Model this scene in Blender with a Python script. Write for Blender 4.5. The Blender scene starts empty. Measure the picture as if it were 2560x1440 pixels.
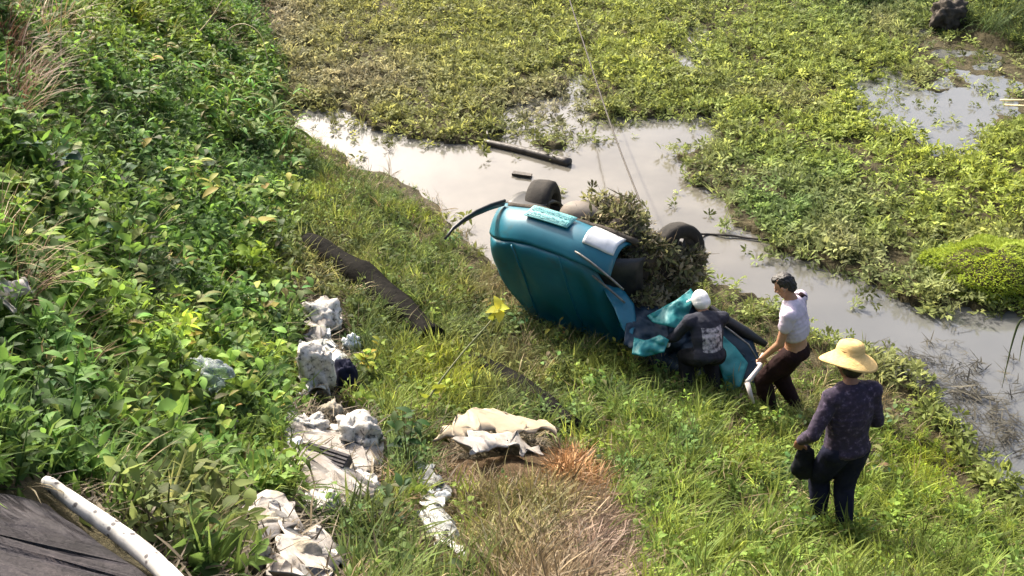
import bpy, math, random
import numpy as np
from mathutils import Vector, Matrix
R = math.radians
random.seed(7); rng = np.random.default_rng(7)
SC = bpy.context.scene
COL = SC.collection

# ------------------------------------------------------------------ camera, light, exposure
FPX = 2745.0                      # focal length in photograph pixels (2560 wide)
CAM = np.array([0.0, 0.0, 6.5]); PITCH = R(32)
cam_d = bpy.data.cameras.new('camera'); cam = bpy.data.objects.new('camera', cam_d); COL.objects.link(cam)
cam.location = CAM; cam.rotation_euler = (R(90) - PITCH, 0, 0)
cam_d.sensor_width = 36; cam_d.lens = 36 * FPX / 2560; cam_d.clip_end = 2000; cam_d.clip_start = 0.05
SC.camera = cam
SUN_EL, SUN_AZ = R(38), R(-34)     # azimuth measured from +Y towards +X
world = bpy.data.worlds.new('World'); SC.world = world; world.use_nodes = True
wn = world.node_tree.nodes; wl = world.node_tree.links
sky = wn.new('ShaderNodeTexSky'); sky.sky_type = 'NISHITA'; sky.sun_disc = False
sky.sun_elevation = SUN_EL; sky.sun_rotation = SUN_AZ; sky.dust_density = 8.0; sky.air_density = 1.0
wl.new(sky.outputs[0], wn['Background'].inputs[0]); wn['Background'].inputs[1].default_value = 0.15
sun_d = bpy.data.lights.new('sun', 'SUN'); sun_d.energy = 3.8; sun_d.angle = R(2.5); sun_d.color = (1.0, 0.94, 0.83)
sun = bpy.data.objects.new('sun', sun_d); COL.objects.link(sun)
SV = Vector((math.sin(SUN_AZ) * math.cos(SUN_EL), math.cos(SUN_AZ) * math.cos(SUN_EL), math.sin(SUN_EL)))
sun.rotation_euler = SV.to_track_quat('Z', 'Y').to_euler(); sun.location = (0, 20, 20)
SC.view_settings.view_transform = 'Standard'; SC.view_settings.look = 'None'
SC.view_settings.gamma = 1; SC.view_settings.use_curve_mapping = False; SC.view_settings.exposure = 1.36
SC.cycles.max_bounces = 6; SC.cycles.transmission_bounces = 4; SC.cycles.diffuse_bounces = 3

# ------------------------------------------------------------------ picture geometry
cp, sp = math.cos(PITCH), math.sin(PITCH)
def ray(px, py):
    x = (np.asarray(px, float) - 1280) / FPX; y = -(np.asarray(py, float) - 720) / FPX
    return np.stack([x, cp + y * sp, -sp + y * cp], -1)
def on_z(px, py, z):
    d = ray(px, py); t = (z - CAM[2]) / d[..., 2]
    return CAM + d * t[..., None]
def at_depth(px, py, t):          # t = distance along the optical axis
    return CAM + ray(px, py) * t
def project(p):
    v = np.asarray(p, float) - CAM
    x = v[..., 0]; zc = v[..., 1] * cp - v[..., 2] * sp; yc = v[..., 1] * sp + v[..., 2] * cp
    zc = np.maximum(zc, 1e-3)
    return 1280 + FPX * x / zc, 720 - FPX * yc / zc, zc

# ------------------------------------------------------------------ noise
def _h(ix, iy, s):
    n = (ix.astype(np.int64) * 374761393 + iy.astype(np.int64) * 668265263 + s * 1442695041) & 0x7fffffff
    n = ((n ^ (n >> 13)) * 1274126177) & 0x7fffffff
    return ((n ^ (n >> 16)) & 0xffff) / 65535.0
def vnoise(x, y, s=0):
    x = np.asarray(x, float); y = np.asarray(y, float)
    ix = np.floor(x); iy = np.floor(y); fx = x - ix; fy = y - iy
    fx = fx * fx * (3 - 2 * fx); fy = fy * fy * (3 - 2 * fy)
    a = _h(ix, iy, s); b = _h(ix + 1, iy, s); c = _h(ix, iy + 1, s); d = _h(ix + 1, iy + 1, s)
    return (a * (1 - fx) + b * fx) * (1 - fy) + (c * (1 - fx) + d * fx) * fy
def fbm(x, y, s=0, o=4):
    v = 0; a = 0.5; f = 1.0; t = 0
    for k in range(o):
        v = v + a * vnoise(x * f, y * f, s + k * 17); t += a; a *= 0.5; f *= 2.03
    return v / t
def inside(px, py, poly):
    px = np.asarray(px); py = np.asarray(py); r = np.zeros(px.shape, bool)
    n = len(poly)
    for i in range(n):
        x1, y1 = poly[i]; x2, y2 = poly[(i + 1) % n]
        if y1 == y2: continue
        c = ((y1 > py) != (y2 > py)) & (px < (x2 - x1) * (py - y1) / (y2 - y1) + x1)
        r ^= c
    return r
def blob(px, py, cx, cy, rx, ry):
    return np.exp(-(((px - cx) / rx) ** 2 + ((py - cy) / ry) ** 2))

# ------------------------------------------------------------------ terrain: bank fitted through known heights
BANK = [  # px, py, z
 (700,318,0),(790,352,0),(900,400,0),(1020,452,0),(1110,540,0),(1190,640,.02),(1750,705,0),(1900,775,0),(2080,862,0),(2250,955,0),(2400,1070,0),(2560,1310,0),
 (1250,740,.15),(1600,885,.2),(1850,990,.2),(1965,1035,.28),(2090,1320,.95),(2300,1230,.32),(2560,1440,.55),(2200,1440,1.15),
 (1440,1080,.85),(1700,1150,.8),(1800,1440,1.5),(1280,1440,2.1),(1100,870,.75),(1000,700,.6),(900,500,.4),(770,620,.8),
 (800,800,1.2),(800,1000,1.7),(800,1200,2.3),(850,1440,2.8),(1200,1150,1.55),(500,1440,3.5),
 (500,700,1.7),(450,900,2.3),(500,1150,2.8),(250,1050,3.1),
 (0,1080,3.7),(0,850,3.6),(0,600,3.5),(0,300,3.4),(0,0,3.3),(250,600,2.6),(250,250,2.4),(400,0,1.7),(550,100,.9),(620,215,.5),(450,300,1.4),(600,450,.75),(450,480,1.5),
 # stream and marsh: below the water
 (860,325,-.4),(1000,365,-.4),(1100,420,-.4),(1000,150,-.5),(1400,430,-.5),(1900,650,-.5),(2300,820,-.5),(1500,100,-.6),(2200,300,-.6),(2520,950,-.5),(1700,0,-.6),(2500,0,-.6),(800,150,-.35),(750,0,-.3)]
cw_ = np.array([on_z(np.float64(a), np.float64(b), c) for a, b, c in BANK])
extra = [(-9,4,5.2),(-9,9,4.8),(-9,14,4.2),(-9,20,3.2),(-9,30,2),(-4,1,4.9),(0,0.5,4.3),(3,0.5,3.9),(6,1,3.3),(9,2,2.2),(9,6,.3),(8,9,-.5),(9,15,-.6),(10,24,-.6),(0,28,-.6),(-5,28,-.3),(-2,2,4.6),(1.5,2.2,3.35),(4,3,2.4),(6,4,1.4)]
ctrl = np.vstack([cw_, np.array(extra, float)])
def _tps(r2): return np.where(r2 > 1e-9, r2 * np.log(r2 + 1e-12), 0)
def fit_tps(P, z, lam):
    n = len(P); d2 = ((P[:, None] - P[None]) ** 2).sum(-1)
    K = _tps(d2) + lam * np.eye(n); Q = np.hstack([np.ones((n, 1)), P])
    A = np.zeros((n + 3, n + 3)); A[:n, :n] = K; A[:n, n:] = Q; A[n:, :n] = Q.T
    s = np.linalg.solve(A, np.concatenate([z, np.zeros(3)])); return s
_S = fit_tps(ctrl[:, :2], ctrl[:, 2], 0.6)
def bank_z(x, y):
    x = np.asarray(x, float); y = np.asarray(y, float); sh = x.shape
    q = np.stack([x.ravel(), y.ravel()], -1); out = np.empty(len(q))
    for i in range(0, len(q), 20000):
        c = q[i:i + 20000]; d2 = ((c[:, None] - ctrl[None, :, :2]) ** 2).sum(-1)
        out[i:i + 20000] = _tps(d2) @ _S[:-3] + _S[-3] + c @ _S[-2:]
    return np.clip(out.reshape(sh), -0.6, 5.2)

STREAM = [(640,268),(760,272),(850,288),(950,330),(1060,352),(1170,362),(1215,346),(1290,330),(1400,372),(1440,345),(1500,308),(1560,296),(1640,296),(1800,285),(1790,330),(1700,390),(1735,460),(1800,535),(1900,590),(2000,645),(2150,705),(2300,765),(2420,785),(2700,800),(2700,1400),(2450,1150),(2330,1030),(2250,960),(2080,860),(1900,775),(1750,700),(1600,720),(1200,700),(1090,590),(1000,500),(850,430),(700,360)]
POOL = [(2090,170),(2230,190),(2340,232),(2440,215),(2500,300),(2450,430),(2330,410),(2200,320)]
DARKREFLECT = [(2240,70),(2330,60),(2700,160),(2700,330),(2430,310),(2330,230),(2290,150)]  # muddy water whose dark tree reflections are laid in as bare dark ground
def marsh_density(x, y, feather=None):
    """0 = open water, 1 = closed carpet of weeds (marsh side only)"""
    px, py, _ = project(np.stack([x, y, np.zeros_like(x)], -1))
    j = fbm(x * 1.6, y * 1.6, 3) - 0.5; k = fbm(x * 1.6 + 40, y * 1.6, 9) - 0.5
    qx, qy = px + 110 * j, py + 55 * k
    if feather is not None: qx = qx + feather[0]; qy = qy + feather[1]
    d = np.ones_like(px)
    d = d - 0.7 * blob(qx, qy, 1350, 300, 170, 70)
    d = d - 0.85 * blob(qx, qy, 1740, 130, 60, 90) - 0.7 * blob(qx, qy, 1700, 330, 130, 45) - .6 * blob(qx, qy, 1930, 100, 90, 18)
    d = d - 0.5 * blob(qx, qy, 1440, 200, 60, 120) - 0.35 * blob(qx, qy, 1000, 190, 130, 40) - .3 * blob(qx, qy, 1780, 420, 60, 90)
    d = d - 0.25 * np.clip(fbm(x * .7 + 5, y * .5, 21) - .45, 0, 1) * 3
    d = np.where(inside(qx, qy, DARKREFLECT), 0.51, d)
    d = np.where(inside(qx, qy, POOL), 0.03, d)
    d = np.where(inside(qx, qy, STREAM), -0.2, d)
    return np.clip(d, -.2, 1), px, py

def ground_z(x, y):
    x = np.asarray(x, float); y = np.asarray(y, float)
    b = bank_z(x, y) + 0.10 * (fbm(x * 1.5, y * 1.5, 5) - .5) + .05 * (fbm(x * 5, y * 5, 8) - .5)
    b = b + .45 * (fbm(x * 1.05, y * 1.05, 91, 3) - .5) * np.clip((-x - .7 - .12 * np.maximum(y - 5, 0)) / 1.0, 0, 1)
    b = b + .30 * (fbm(x * 1.4 + 3, y * 1.4, 95, 3) - .5) * np.clip((x - .6) / .8, 0, 1) * np.clip(b * 3, 0, 1)
    d, px, py = marsh_density(x, y)
    m = np.where(d > .515, 0.03 + .05 * fbm(x * 3, y * 3, 2), np.where(d > .5, .035 * (fbm(x * 2, y * 2, 2) - .38), np.where(d > .12, -0.03, -0.30)))
    # raised far bank, top right
    f = 0.9 * blob(px, py, 2620, 10, 190, 90) + .35 * blob(px, py, 2150, -20, 160, 50)
    return np.maximum(np.maximum(b, m), np.where(f > .12, f, -1))
_tt = np.concatenate([np.arange(1.2, 14, .02), np.arange(14, 40, .06)])
def gp(px, py, lift=0.0):
    """the point of the ground seen at a pixel"""
    p = CAM + ray(px, py)[None] * _tt[:, None]
    s = p[:, 2] - ground_z(p[:, 0], p[:, 1]); i = int(np.argmax(s < 0))
    q = p[i].copy(); q[2] += lift
    return Vector(q)
def gz(x, y): return float(ground_z(np.array([x]), np.array([y]))[0])
def depth(p): return float(project(np.array(p))[2])

# ------------------------------------------------------------------ object helpers
def tag(o, label=None, cat=None, group=None, kind=None):
    if label: o['label'] = label
    if cat: o['category'] = cat
    if group: o['group'] = group
    if kind: o['kind'] = kind
    return o
def empty(name, loc, label, cat, group=None, rot=(0, 0, 0)):
    o = bpy.data.objects.new(name, None); COL.objects.link(o); o.location = loc; o.rotation_euler = rot
    o.empty_display_size = .1
    return tag(o, label, cat, group)
def link_mesh(name, me, mat=None, parent=None, world_pts=False, smooth=True):
    o = bpy.data.objects.new(name, me); COL.objects.link(o)
    if mat and not me.materials: me.materials.append(mat)
    if smooth: me.polygons.foreach_set('use_smooth', [True] * len(me.polygons))
    if parent:
        o.parent = parent
        if world_pts:
            bpy.context.view_layer.update() if False else None
            o.matrix_parent_inverse = full_matrix(parent).inverted()
    return o
def full_matrix(o):
    m = o.matrix_basis.copy()
    if o.parent: m = full_matrix(o.parent) @ o.matrix_parent_inverse @ m
    return m
class Geo:
    def __init__(s): s.v = []; s.f = []; s.mi = []
    def add(s, v, f, mi=0):
        b = len(s.v); s.v += [tuple(map(float, p)) for p in v]; s.f += [tuple(b + i for i in q) for q in f]; s.mi += [mi] * len(f)
    def ellipsoid(s, c, r, M=None, nu=14, nv=9):
        v = []; f = []
        for j in range(nv + 1):
            th = math.pi * j / nv
            for i in range(nu):
                ph = 2 * math.pi * i / nu
                p = Vector((math.sin(th) * math.cos(ph) * r[0], math.sin(th) * math.sin(ph) * r[1], math.cos(th) * r[2]))
                if M is not None: p = M @ p
                v.append(p + Vector(c))
        for j in range(nv):
            for i in range(nu):
                a, b = j * nu + i, j * nu + (i + 1) % nu
                f.append((a, a + nu, b + nu, b))
        s.add(v, f)
    def tube(s, pts, rads, n=10, caps=True, mi=0):
        pts = [Vector(p) for p in pts]; v = []; f = []
        up = Vector((0, 0, 1)); prev = None
        for i, p in enumerate(pts):
            t = (pts[min(i + 1, len(pts) - 1)] - pts[max(i - 1, 0)]).normalized()
            a = prev - t * prev.dot(t) if prev is not None else (up.cross(t) if abs(t.z) < .95 else Vector((1, 0, 0)).cross(t))
            a.normalize(); prev = a; b = t.cross(a)
            for k in range(n):
                q = 2 * math.pi * k / n
                v.append(p + (a * math.cos(q) + b * math.sin(q)) * rads[i])
        for i in range(len(pts) - 1):
            for k in range(n):
                a, b = i * n + k, i * n + (k + 1) % n
                f.append((a, b, b + n, a + n))
        if caps:
            f.append(tuple(range(n - 1, -1, -1))); f.append(tuple((len(pts) - 1) * n + k for k in range(n)))
        s.add(v, f, mi)
    def capsule(s, a, b, ra, rb):
        a, b = Vector(a), Vector(b); d = (b - a); L = d.length
        if L < 1e-5: return s.ellipsoid(a, (ra,) * 3)
        t = d / L; pts = []; rr = []
        for k in range(1, 5):
            q = math.pi / 2 * k / 4; pts.append(a - t * ra * math.cos(q)); rr.append(ra * math.sin(q))
        for k in range(0, 4):
            q = math.pi / 2 * k / 4; pts.append(b + t * rb * math.sin(q)); rr.append(rb * math.cos(q))
        s.tube(pts, rr, 12)
    def box(s, c, h, M=None, mi=0):
        v = [Vector((x * h[0], y * h[1], z * h[2])) for x in (-1, 1) for y in (-1, 1) for z in (-1, 1)]
        if M is not None: v = [M @ p for p in v]
        v = [p + Vector(c) for p in v]
        s.add(v, [(0, 1, 3, 2), (4, 6, 7, 5), (0, 4, 5, 1), (2, 3, 7, 6), (0, 2, 6, 4), (1, 5, 7, 3)], mi)
    def mesh(s, name):
        me = bpy.data.meshes.new(name); me.from_pydata(s.v, [], s.f); me.update(); return me
def remesh(geo, voxel, smooth=2, wrinkle=0, wfreq=14, seed=0):
    """one continuous skin round overlapping volumes"""
    me = geo.mesh('tmp'); o = bpy.data.objects.new('tmp', me); COL.objects.link(o)
    m = o.modifiers.new('r', 'REMESH'); m.mode = 'VOXEL'; m.voxel_size = voxel
    if smooth:
        m2 = o.modifiers.new('s', 'SMOOTH'); m2.factor = .5; m2.iterations = smooth
    dg = bpy.context.evaluated_depsgraph_get()
    out = bpy.data.meshes.new_from_object(o.evaluated_get(dg))
    bpy.data.objects.remove(o); bpy.data.meshes.remove(me)
    if wrinkle:
        n = len(out.vertices); co = np.empty(n * 3); out.vertices.foreach_get('co', co); co = co.reshape(-1, 3)
        no = np.empty(n * 3); out.vertices.foreach_get('normal', no); no = no.reshape(-1, 3)
        a = fbm(co[:, 0] * wfreq + co[:, 1] * wfreq * .6, co[:, 2] * wfreq * .8 + co[:, 1] * wfreq * .5, seed) - .5
        a = a + .5 * (np.abs(fbm(co[:, 0] * wfreq * 1.7 + co[:, 2] * 9, co[:, 2] * wfreq * .5 - co[:, 1] * wfreq, seed + 5) - .5) * -2 + .3)
        co = co + no * (a * wrinkle)[:, None]
        out.vertices.foreach_set('co', co.ravel()); out.update()
    return out

# ------------------------------------------------------------------ materials
def new_mat(name):
    m = bpy.data.materials.new(name); m.use_nodes = True
    return m, m.node_tree.nodes, m.node_tree.links, m.node_tree.nodes['Principled BSDF']
def coords(n, l, scale, kind='Object'):
    tc = n.new('ShaderNodeTexCoord'); mp = n.new('ShaderNodeMapping'); mp.inputs['Scale'].default_value = scale if hasattr(scale, '__len__') else (scale,) * 3
    l.new(tc.outputs[kind], mp.inputs[0]); return mp.outputs[0]
def noise_ramp(n, l, vec, scale, stops, detail=6, rough=.6):
    t = n.new('ShaderNodeTexNoise'); t.inputs['Scale'].default_value = scale; t.inputs['Detail'].default_value = detail; t.inputs['Roughness'].default_value = rough
    if vec is not None: l.new(vec, t.inputs['Vector'])
    r = n.new('ShaderNodeValToRGB'); e = r.color_ramp.elements
    while len(e) < len(stops): e.new(.5)
    for q, (p, c) in zip(e, stops): q.position = p; q.color = (*c, 1) if len(c) == 3 else c
    l.new(t.outputs['Fac'], r.inputs[0]); return r.outputs[0], t.outputs['Fac']
def bumpify(n, l, b, height, strength, dist=.02):
    bp = n.new('ShaderNodeBump'); bp.inputs['Strength'].default_value = strength; bp.inputs['Distance'].default_value = dist
    l.new(height, bp.inputs['Height']); l.new(bp.outputs[0], b.inputs['Normal'])
def simple_mat(name, stops, scale=6, rough=.7, bump=.3, bscale=None, spec=.4, metal=0, dist=.02, vec=1.0, detail=6):
    m, n, l, b = new_mat(name); v = coords(n, l, vec)
    c, f = noise_ramp(n, l, v, scale, stops, detail); l.new(c, b.inputs['Base Color'])
    b.inputs['Roughness'].default_value = rough; b.inputs['Specular IOR Level'].default_value = spec; b.inputs['Metallic'].default_value = metal
    if bump:
        if bscale: _, f = noise_ramp(n, l, v, bscale, [(0, (0, 0, 0)), (1, (1, 1, 1))])
        bumpify(n, l, b, f, bump, dist)
    return m
def leaf_mat(name, source, transl=.40, rough=.6, spec=.12, jitter=.35):
    """source: 'inst' reads the tint stored on each scattered plant, 'obj' the object's own colour"""
    m, n, l, b = new_mat(name)
    if source == 'inst':
        a = n.new('ShaderNodeAttribute'); a.attribute_type = 'INSTANCER'; a.attribute_name = 'tint'; col = a.outputs['Color']
        oi = n.new('ShaderNodeObjectInfo'); rnd = oi.outputs['Random']
    else:
        oi = n.new('ShaderNodeObjectInfo'); col = oi.outputs['Color']; rnd = oi.outputs['Random']
    mr = n.new('ShaderNodeMapRange'); mr.inputs['To Min'].default_value = 1 - jitter; mr.inputs['To Max'].default_value = 1 + jitter; l.new(rnd, mr.inputs['Value'])
    hv = n.new('ShaderNodeHueSaturation'); l.new(col, hv.inputs['Color']); l.new(mr.outputs[0], hv.inputs['Value']); hv.inputs['Saturation'].default_value = .94
    tn = n.new('ShaderNodeTexNoise'); tn.inputs['Scale'].default_value = 18; tc = n.new('ShaderNodeTexCoord'); l.new(tc.outputs['Object'], tn.inputs['Vector'])
    mh = n.new('ShaderNodeMapRange'); mh.inputs['To Min'].default_value = .488; mh.inputs['To Max'].default_value = .512; l.new(tn.outputs['Fac'], mh.inputs['Value']); l.new(mh.outputs[0], hv.inputs['Hue'])
    l.new(hv.outputs[0], b.inputs['Base Color']); b.inputs['Roughness'].default_value = rough; b.inputs['Specular IOR Level'].default_value = spec
    tr = n.new('ShaderNodeBsdfTranslucent'); h2 = n.new('ShaderNodeHueSaturation'); h2.inputs['Saturation'].default_value = 1.05; h2.inputs['Value'].default_value = 1.6; h2.inputs['Hue'].default_value = .485
    l.new(hv.outputs[0], h2.inputs['Color']); l.new(h2.outputs[0], tr.inputs['Color'])
    mx = n.new('ShaderNodeMixShader'); mx.inputs[0].default_value = transl
    l.new(b.outputs[0], mx.inputs[1]); l.new(tr.outputs[0], mx.inputs[2]); l.new(mx.outputs[0], n['Material Output'].inputs['Surface'])
    return m
M = {}
M['soil'] = simple_mat('soil', [(.25, (.022, .018, .010)), (.5, (.05, .042, .02)), (.75, (.10, .08, .042))], scale=5, rough=.9, bump=.8, bscale=25, dist=.05, spec=.2)
M['leaf_i'] = leaf_mat('leaf_scattered', 'inst'); M['leaf_o'] = leaf_mat('leaf_single', 'obj', .36)
M['dry_i'] = leaf_mat('straw_scattered', 'inst', .2, .6, .25); M['dry_o'] = leaf_mat('straw_single', 'obj', .2, .6, .25)
M['stem'] = simple_mat('green_stem', [(.3, (.07, .09, .02)), (.7, (.15, .15, .05))], rough=.6, bump=0)
M['bark'] = simple_mat('dark_bark', [(.3, (.006, .006, .0055)), (.65, (.014, .013, .0115)), (.88, (.04, .034, .026))], scale=7, rough=.8, bump=.6, bscale=12, dist=.03, spec=.02, vec=(1, 1, 1), detail=9)
M['wetwood'] = simple_mat('wet_wood', [(.3, (.012, .009, .007)), (.7, (.05, .036, .025))], scale=12, rough=.5, bump=.5, spec=.5)

# ------------------------------------------------------------------ setting: ground, water
def axis(lo, hi, step, far):
    a = np.arange(lo, hi + 1e-6, step); g = []; s = step; q = 0.0
    while q < far: s *= 1.6; q += s; g.append(q)
    return np.concatenate([lo - np.array(g)[::-1], a, hi + np.array(g)])
gx = axis(-9.5, 9.5, .09, 300); gy = axis(.4, 26, .09, 300)
X, Y = np.meshgrid(gx, gy); Z = ground_z(np.clip(X, -14, 14), np.clip(Y, -1, 34))
nx, ny = len(gx), len(gy)
idx = np.arange(nx * ny).reshape(ny, nx)
fc = np.stack([idx[:-1, :-1], idx[:-1, 1:], idx[1:, 1:], idx[1:, :-1]], -1).reshape(-1, 4)
me = bpy.data.meshes.new('ground'); me.from_pydata(np.stack([X, Y, Z], -1).reshape(-1, 3).tolist(), [], fc.tolist()); me.update()
g = link_mesh('ground', me, M['soil']); tag(g, kind='structure', label='dark soil bank and marsh bed under the plants')

m, n, l, b = new_mat('muddy_water'); v = coords(n, l, 1)
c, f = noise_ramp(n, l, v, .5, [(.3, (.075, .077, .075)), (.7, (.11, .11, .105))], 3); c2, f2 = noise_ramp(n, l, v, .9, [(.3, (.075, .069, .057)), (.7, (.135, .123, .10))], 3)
gs = n.new('ShaderNodeVectorMath'); gs.operation = 'DISTANCE'; l.new(v, gs.inputs[0]); gs.inputs[1].default_value = (1.3, 12.6, 0)      # glare painted tan around this point, sky reflection painted grey beyond
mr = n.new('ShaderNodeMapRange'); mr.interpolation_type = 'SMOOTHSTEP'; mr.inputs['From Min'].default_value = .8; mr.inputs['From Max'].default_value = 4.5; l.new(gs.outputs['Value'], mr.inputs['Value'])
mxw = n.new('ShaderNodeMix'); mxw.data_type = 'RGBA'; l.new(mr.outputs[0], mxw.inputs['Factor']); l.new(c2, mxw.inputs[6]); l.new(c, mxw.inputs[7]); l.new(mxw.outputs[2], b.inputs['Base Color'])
b.inputs['Roughness'].default_value = .10; b.inputs['IOR'].default_value = 1.45; b.inputs['Specular IOR Level'].default_value = .8
t = n.new('ShaderNodeTexNoise'); t.inputs['Scale'].default_value = 5; t.inputs['Detail'].default_value = 4; l.new(v, t.inputs['Vector'])
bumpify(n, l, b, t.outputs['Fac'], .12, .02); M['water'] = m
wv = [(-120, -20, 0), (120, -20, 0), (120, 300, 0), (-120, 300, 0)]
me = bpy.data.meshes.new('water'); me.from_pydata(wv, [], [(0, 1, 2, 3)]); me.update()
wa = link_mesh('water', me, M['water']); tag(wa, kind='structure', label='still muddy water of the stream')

def leaf_strip(L, W, az, el, droop=.5, base=(0, 0, 0), segs=3, shape=None, fold=.25, roll=0.0):
    """a leaf blade with a folded midrib; returns vertices and faces"""
    shape = shape or [.35, 1.0, .75, .05]
    d = Vector((math.cos(az), math.sin(az), 0)); side = Vector((-math.sin(az), math.cos(az), 0)); up = Vector((0, 0, 1))
    v = []; f = []; p = Vector(base); e = el
    for i in range(segs + 1):
        t = i / segs; w = W * .5 * np.interp(t, np.linspace(0, 1, len(shape)), shape)
        tang = d * math.cos(e) + up * math.sin(e); nor = up * math.cos(e) - d * math.sin(e)
        s2 = side * math.cos(roll) + nor * math.sin(roll)
        v += [p - s2 * w + nor * w * fold, p.copy(), p + s2 * w + nor * w * fold]
        p = p + tang * (L / segs); e -= droop / segs
    for i in range(segs):
        a = i * 3
        f += [(a, a + 1, a + 4, a + 3), (a + 1, a + 2, a + 5, a + 4)]
    return v, f
# ------------------------------------------------------------------ wrecked car
m, n, l, b = new_mat('teal_paint'); v = coords(n, l, 1)
c, f = noise_ramp(n, l, v, 3.0, [(.35, (.002, .095, .145)), (.58, (.003, .115, .17)), (.72, (.028, .08, .092)), (.90, (.085, .075, .055))], 7, .65); l.new(c, b.inputs['Base Color'])
b.inputs['Roughness'].default_value = .45; b.inputs['Coat Weight'].default_value = .15; b.inputs['Coat Roughness'].default_value = .3
bumpify(n, l, b, f, .08, .02); M['paint'] = m
m, n, l, b = new_mat('torn_teal'); v = coords(n, l, 1)
c, f = noise_ramp(n, l, v, 7.0, [(.3, (.005, .13, .145)), (.6, (.008, .17, .18)), (.72, (.06, .085, .08)), (.80, (.02, .03, .03))], 7, .7); l.new(c, b.inputs['Base Color'])
b.inputs['Roughness'].default_value = .55; bumpify(n, l, b, f, .3, .02); M['torn'] = m
M['rubber'] = simple_mat('rubber', [(.3, (.012, .011, .010)), (.7, (.035, .03, .025)), (.9, (.09, .075, .055))], 8, .85, .4, 40, .25, dist=.01)
M['under'] = simple_mat('underbody_mud', [(.3, (.022, .02, .018)), (.6, (.07, .058, .045)), (.8, (.13, .105, .08))], 6, .85, .6, 20, .2, dist=.02)
M['pan'] = simple_mat('grey_shield', [(.3, (.10, .085, .07)), (.7, (.17, .145, .12))], 5, .7, .2, 20, .3)
M['black'] = simple_mat('black_plastic', [(.4, (.008, .009, .011)), (.8, (.03, .03, .032))], 7, .5, .15, spec=.4)
M['navy'] = simple_mat('inner_panel', [(.4, (.004, .018, .035)), (.8, (.015, .035, .055))], 6, .6, .2)
M['rim'] = simple_mat('steel_rim', [(.3, (.09, .08, .07)), (.7, (.28, .27, .25))], 12, .5, .2, metal=.4)
M['dull'] = simple_mat('muddy_rim', [(.35, (.03, .027, .022)), (.6, (.10, .09, .075)), (.8, (.22, .21, .19))], 14, .7, .3)
M['lamp'] = simple_mat('headlight', [(.3, (.38, .40, .42)), (.6, (.60, .61, .63)), (.85, (.22, .21, .19))], 7, .2, .1, spec=.6)
M['plate'] = simple_mat('plate', [(.4, (.10, .30, .31)), (.7, (.15, .37, .36))], 8, .4, .05)
M['mark'] = simple_mat('plate_mark', [(.4, (.02, .17, .20)), (.7, (.05, .24, .26))], 8, .5, 0)
TH = R(35)
Lx = Vector((.836, -.548, 0)); Tx = Vector((-.548, -.836, 0)); Zx = Vector((0, 0, 1))
Fw = Zx * math.cos(TH) + Tx * math.sin(TH); Un = Zx * math.sin(TH) - Tx * math.cos(TH)
C0 = Vector(on_z(1378., 592., 1.42))
def cw(l_, f_, u_): return C0 + Lx * l_ + Fw * f_ + Un * u_
base = Vector((C0.x, C0.y, .12)) - Tx * .2
car = empty('wrecked_car', base, 'overturned teal car standing on its crushed side at the stream edge, nose up', 'car')
car.rotation_euler = (0, 0, math.atan2(Lx.y, Lx.x))
def in_car(name, geo_or_me, mat, parent=None, smooth=True):
    me = geo_or_me.mesh(name) if isinstance(geo_or_me, Geo) else geo_or_me
    par = parent or car
    inv = full_matrix(par).inverted(); me.transform(inv)
    o = link_mesh(name, me, mat, None, smooth=smooth); o.parent = par
    return o
def loft(ls, prof, fplan, uplan, dent=0, thick=.03, seed=0):
    """shell over car stations; prof = list of (f,u)"""
    v = []; f = []
    pr = np.array(prof); k = len(pr)
    for a in ls:
        for j in range(k):
            fu = pr[j]; q = cw(a, fu[0] + fplan(a, j / (k - 1)), fu[1] + uplan(a, j / (k - 1)))
            if dent:
                q = q + (Un * ((fbm(a * 2.2 + 3, fu[0] * 2.2, seed) - .5) * dent))
            v.append(q)
    m_ = len(ls)
    for i in range(m_ - 1):
        for j in range(k - 1):
            a = i * k + j; f.append((a, a + 1, a + k + 1, a + k))
    g_ = Geo(); g_.add(v, f); return g_
def dense(prof, k):
    p = np.array(prof, float); t = np.linspace(0, 1, len(p)); q = np.linspace(0, 1, k)
    out = np.stack([np.interp(q, t, p[:, 0]), np.interp(q, t, p[:, 1])], -1)
    for _ in range(2): out[1:-1] = .25 * out[:-2] + .5 * out[1:-1] + .25 * out[2:]
    return out.tolist()
def solid(o, th, off=-1):
    s = o.modifiers.new('thickness', 'SOLIDIFY'); s.thickness = th; s.offset = off; return o
plan = lambda a, t: -.30 * abs(a / .82) ** 3.2
side = lambda a, t: .20 * max(0, (abs(a) - .55) / .27) ** 2
LS = np.linspace(-.82, .80, 34)
HP = dense([(-.05, -.09), (-.03, -.16), (-.10, -.22), (-.3, -.30), (-.6, -.40), (-.9, -.475), (-1.25, -.56), (-1.5, -.72)], 24)
hood = Geo(); v = []; f = []; NS = 36
for i in range(NS):
    for j, (f_, u_) in enumerate(HP):
        t = j / 23; lm = np.interp(t, [0, .08, .3, .5, .8, 1], [.26, .30, .52, .66, .74, .70]); l0 = np.interp(t, [0, .12, .25, .4, .55, .7, .85, 1], [-.80, -.82, -.80, -.72, -.57, -.36, -.10, .2]); a = l0 + (lm - l0) * i / (NS - 1)
        e = max(0, (i / (NS - 1) - .90) / .10)
        dn = (fbm(a * 2.2 + 3, f_ * 2.2, 4) - .5) * .13 + .05 * math.exp(-((a - .35 - .5 * f_ * -.3) / .10) ** 2) * t
        v.append(cw(a, f_ + plan(a, t) * (1 - .55 * t), u_ + side(min(a, .5), t) + .03 * math.exp(-((abs(a) - .38) / .06) ** 2) * min(1, t * 5) + .10 * e * e + dn))
for i in range(NS - 1):
    for j in range(23):
        a = i * 24 + j; f.append((a, a + 1, a + 25, a + 24))
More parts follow.
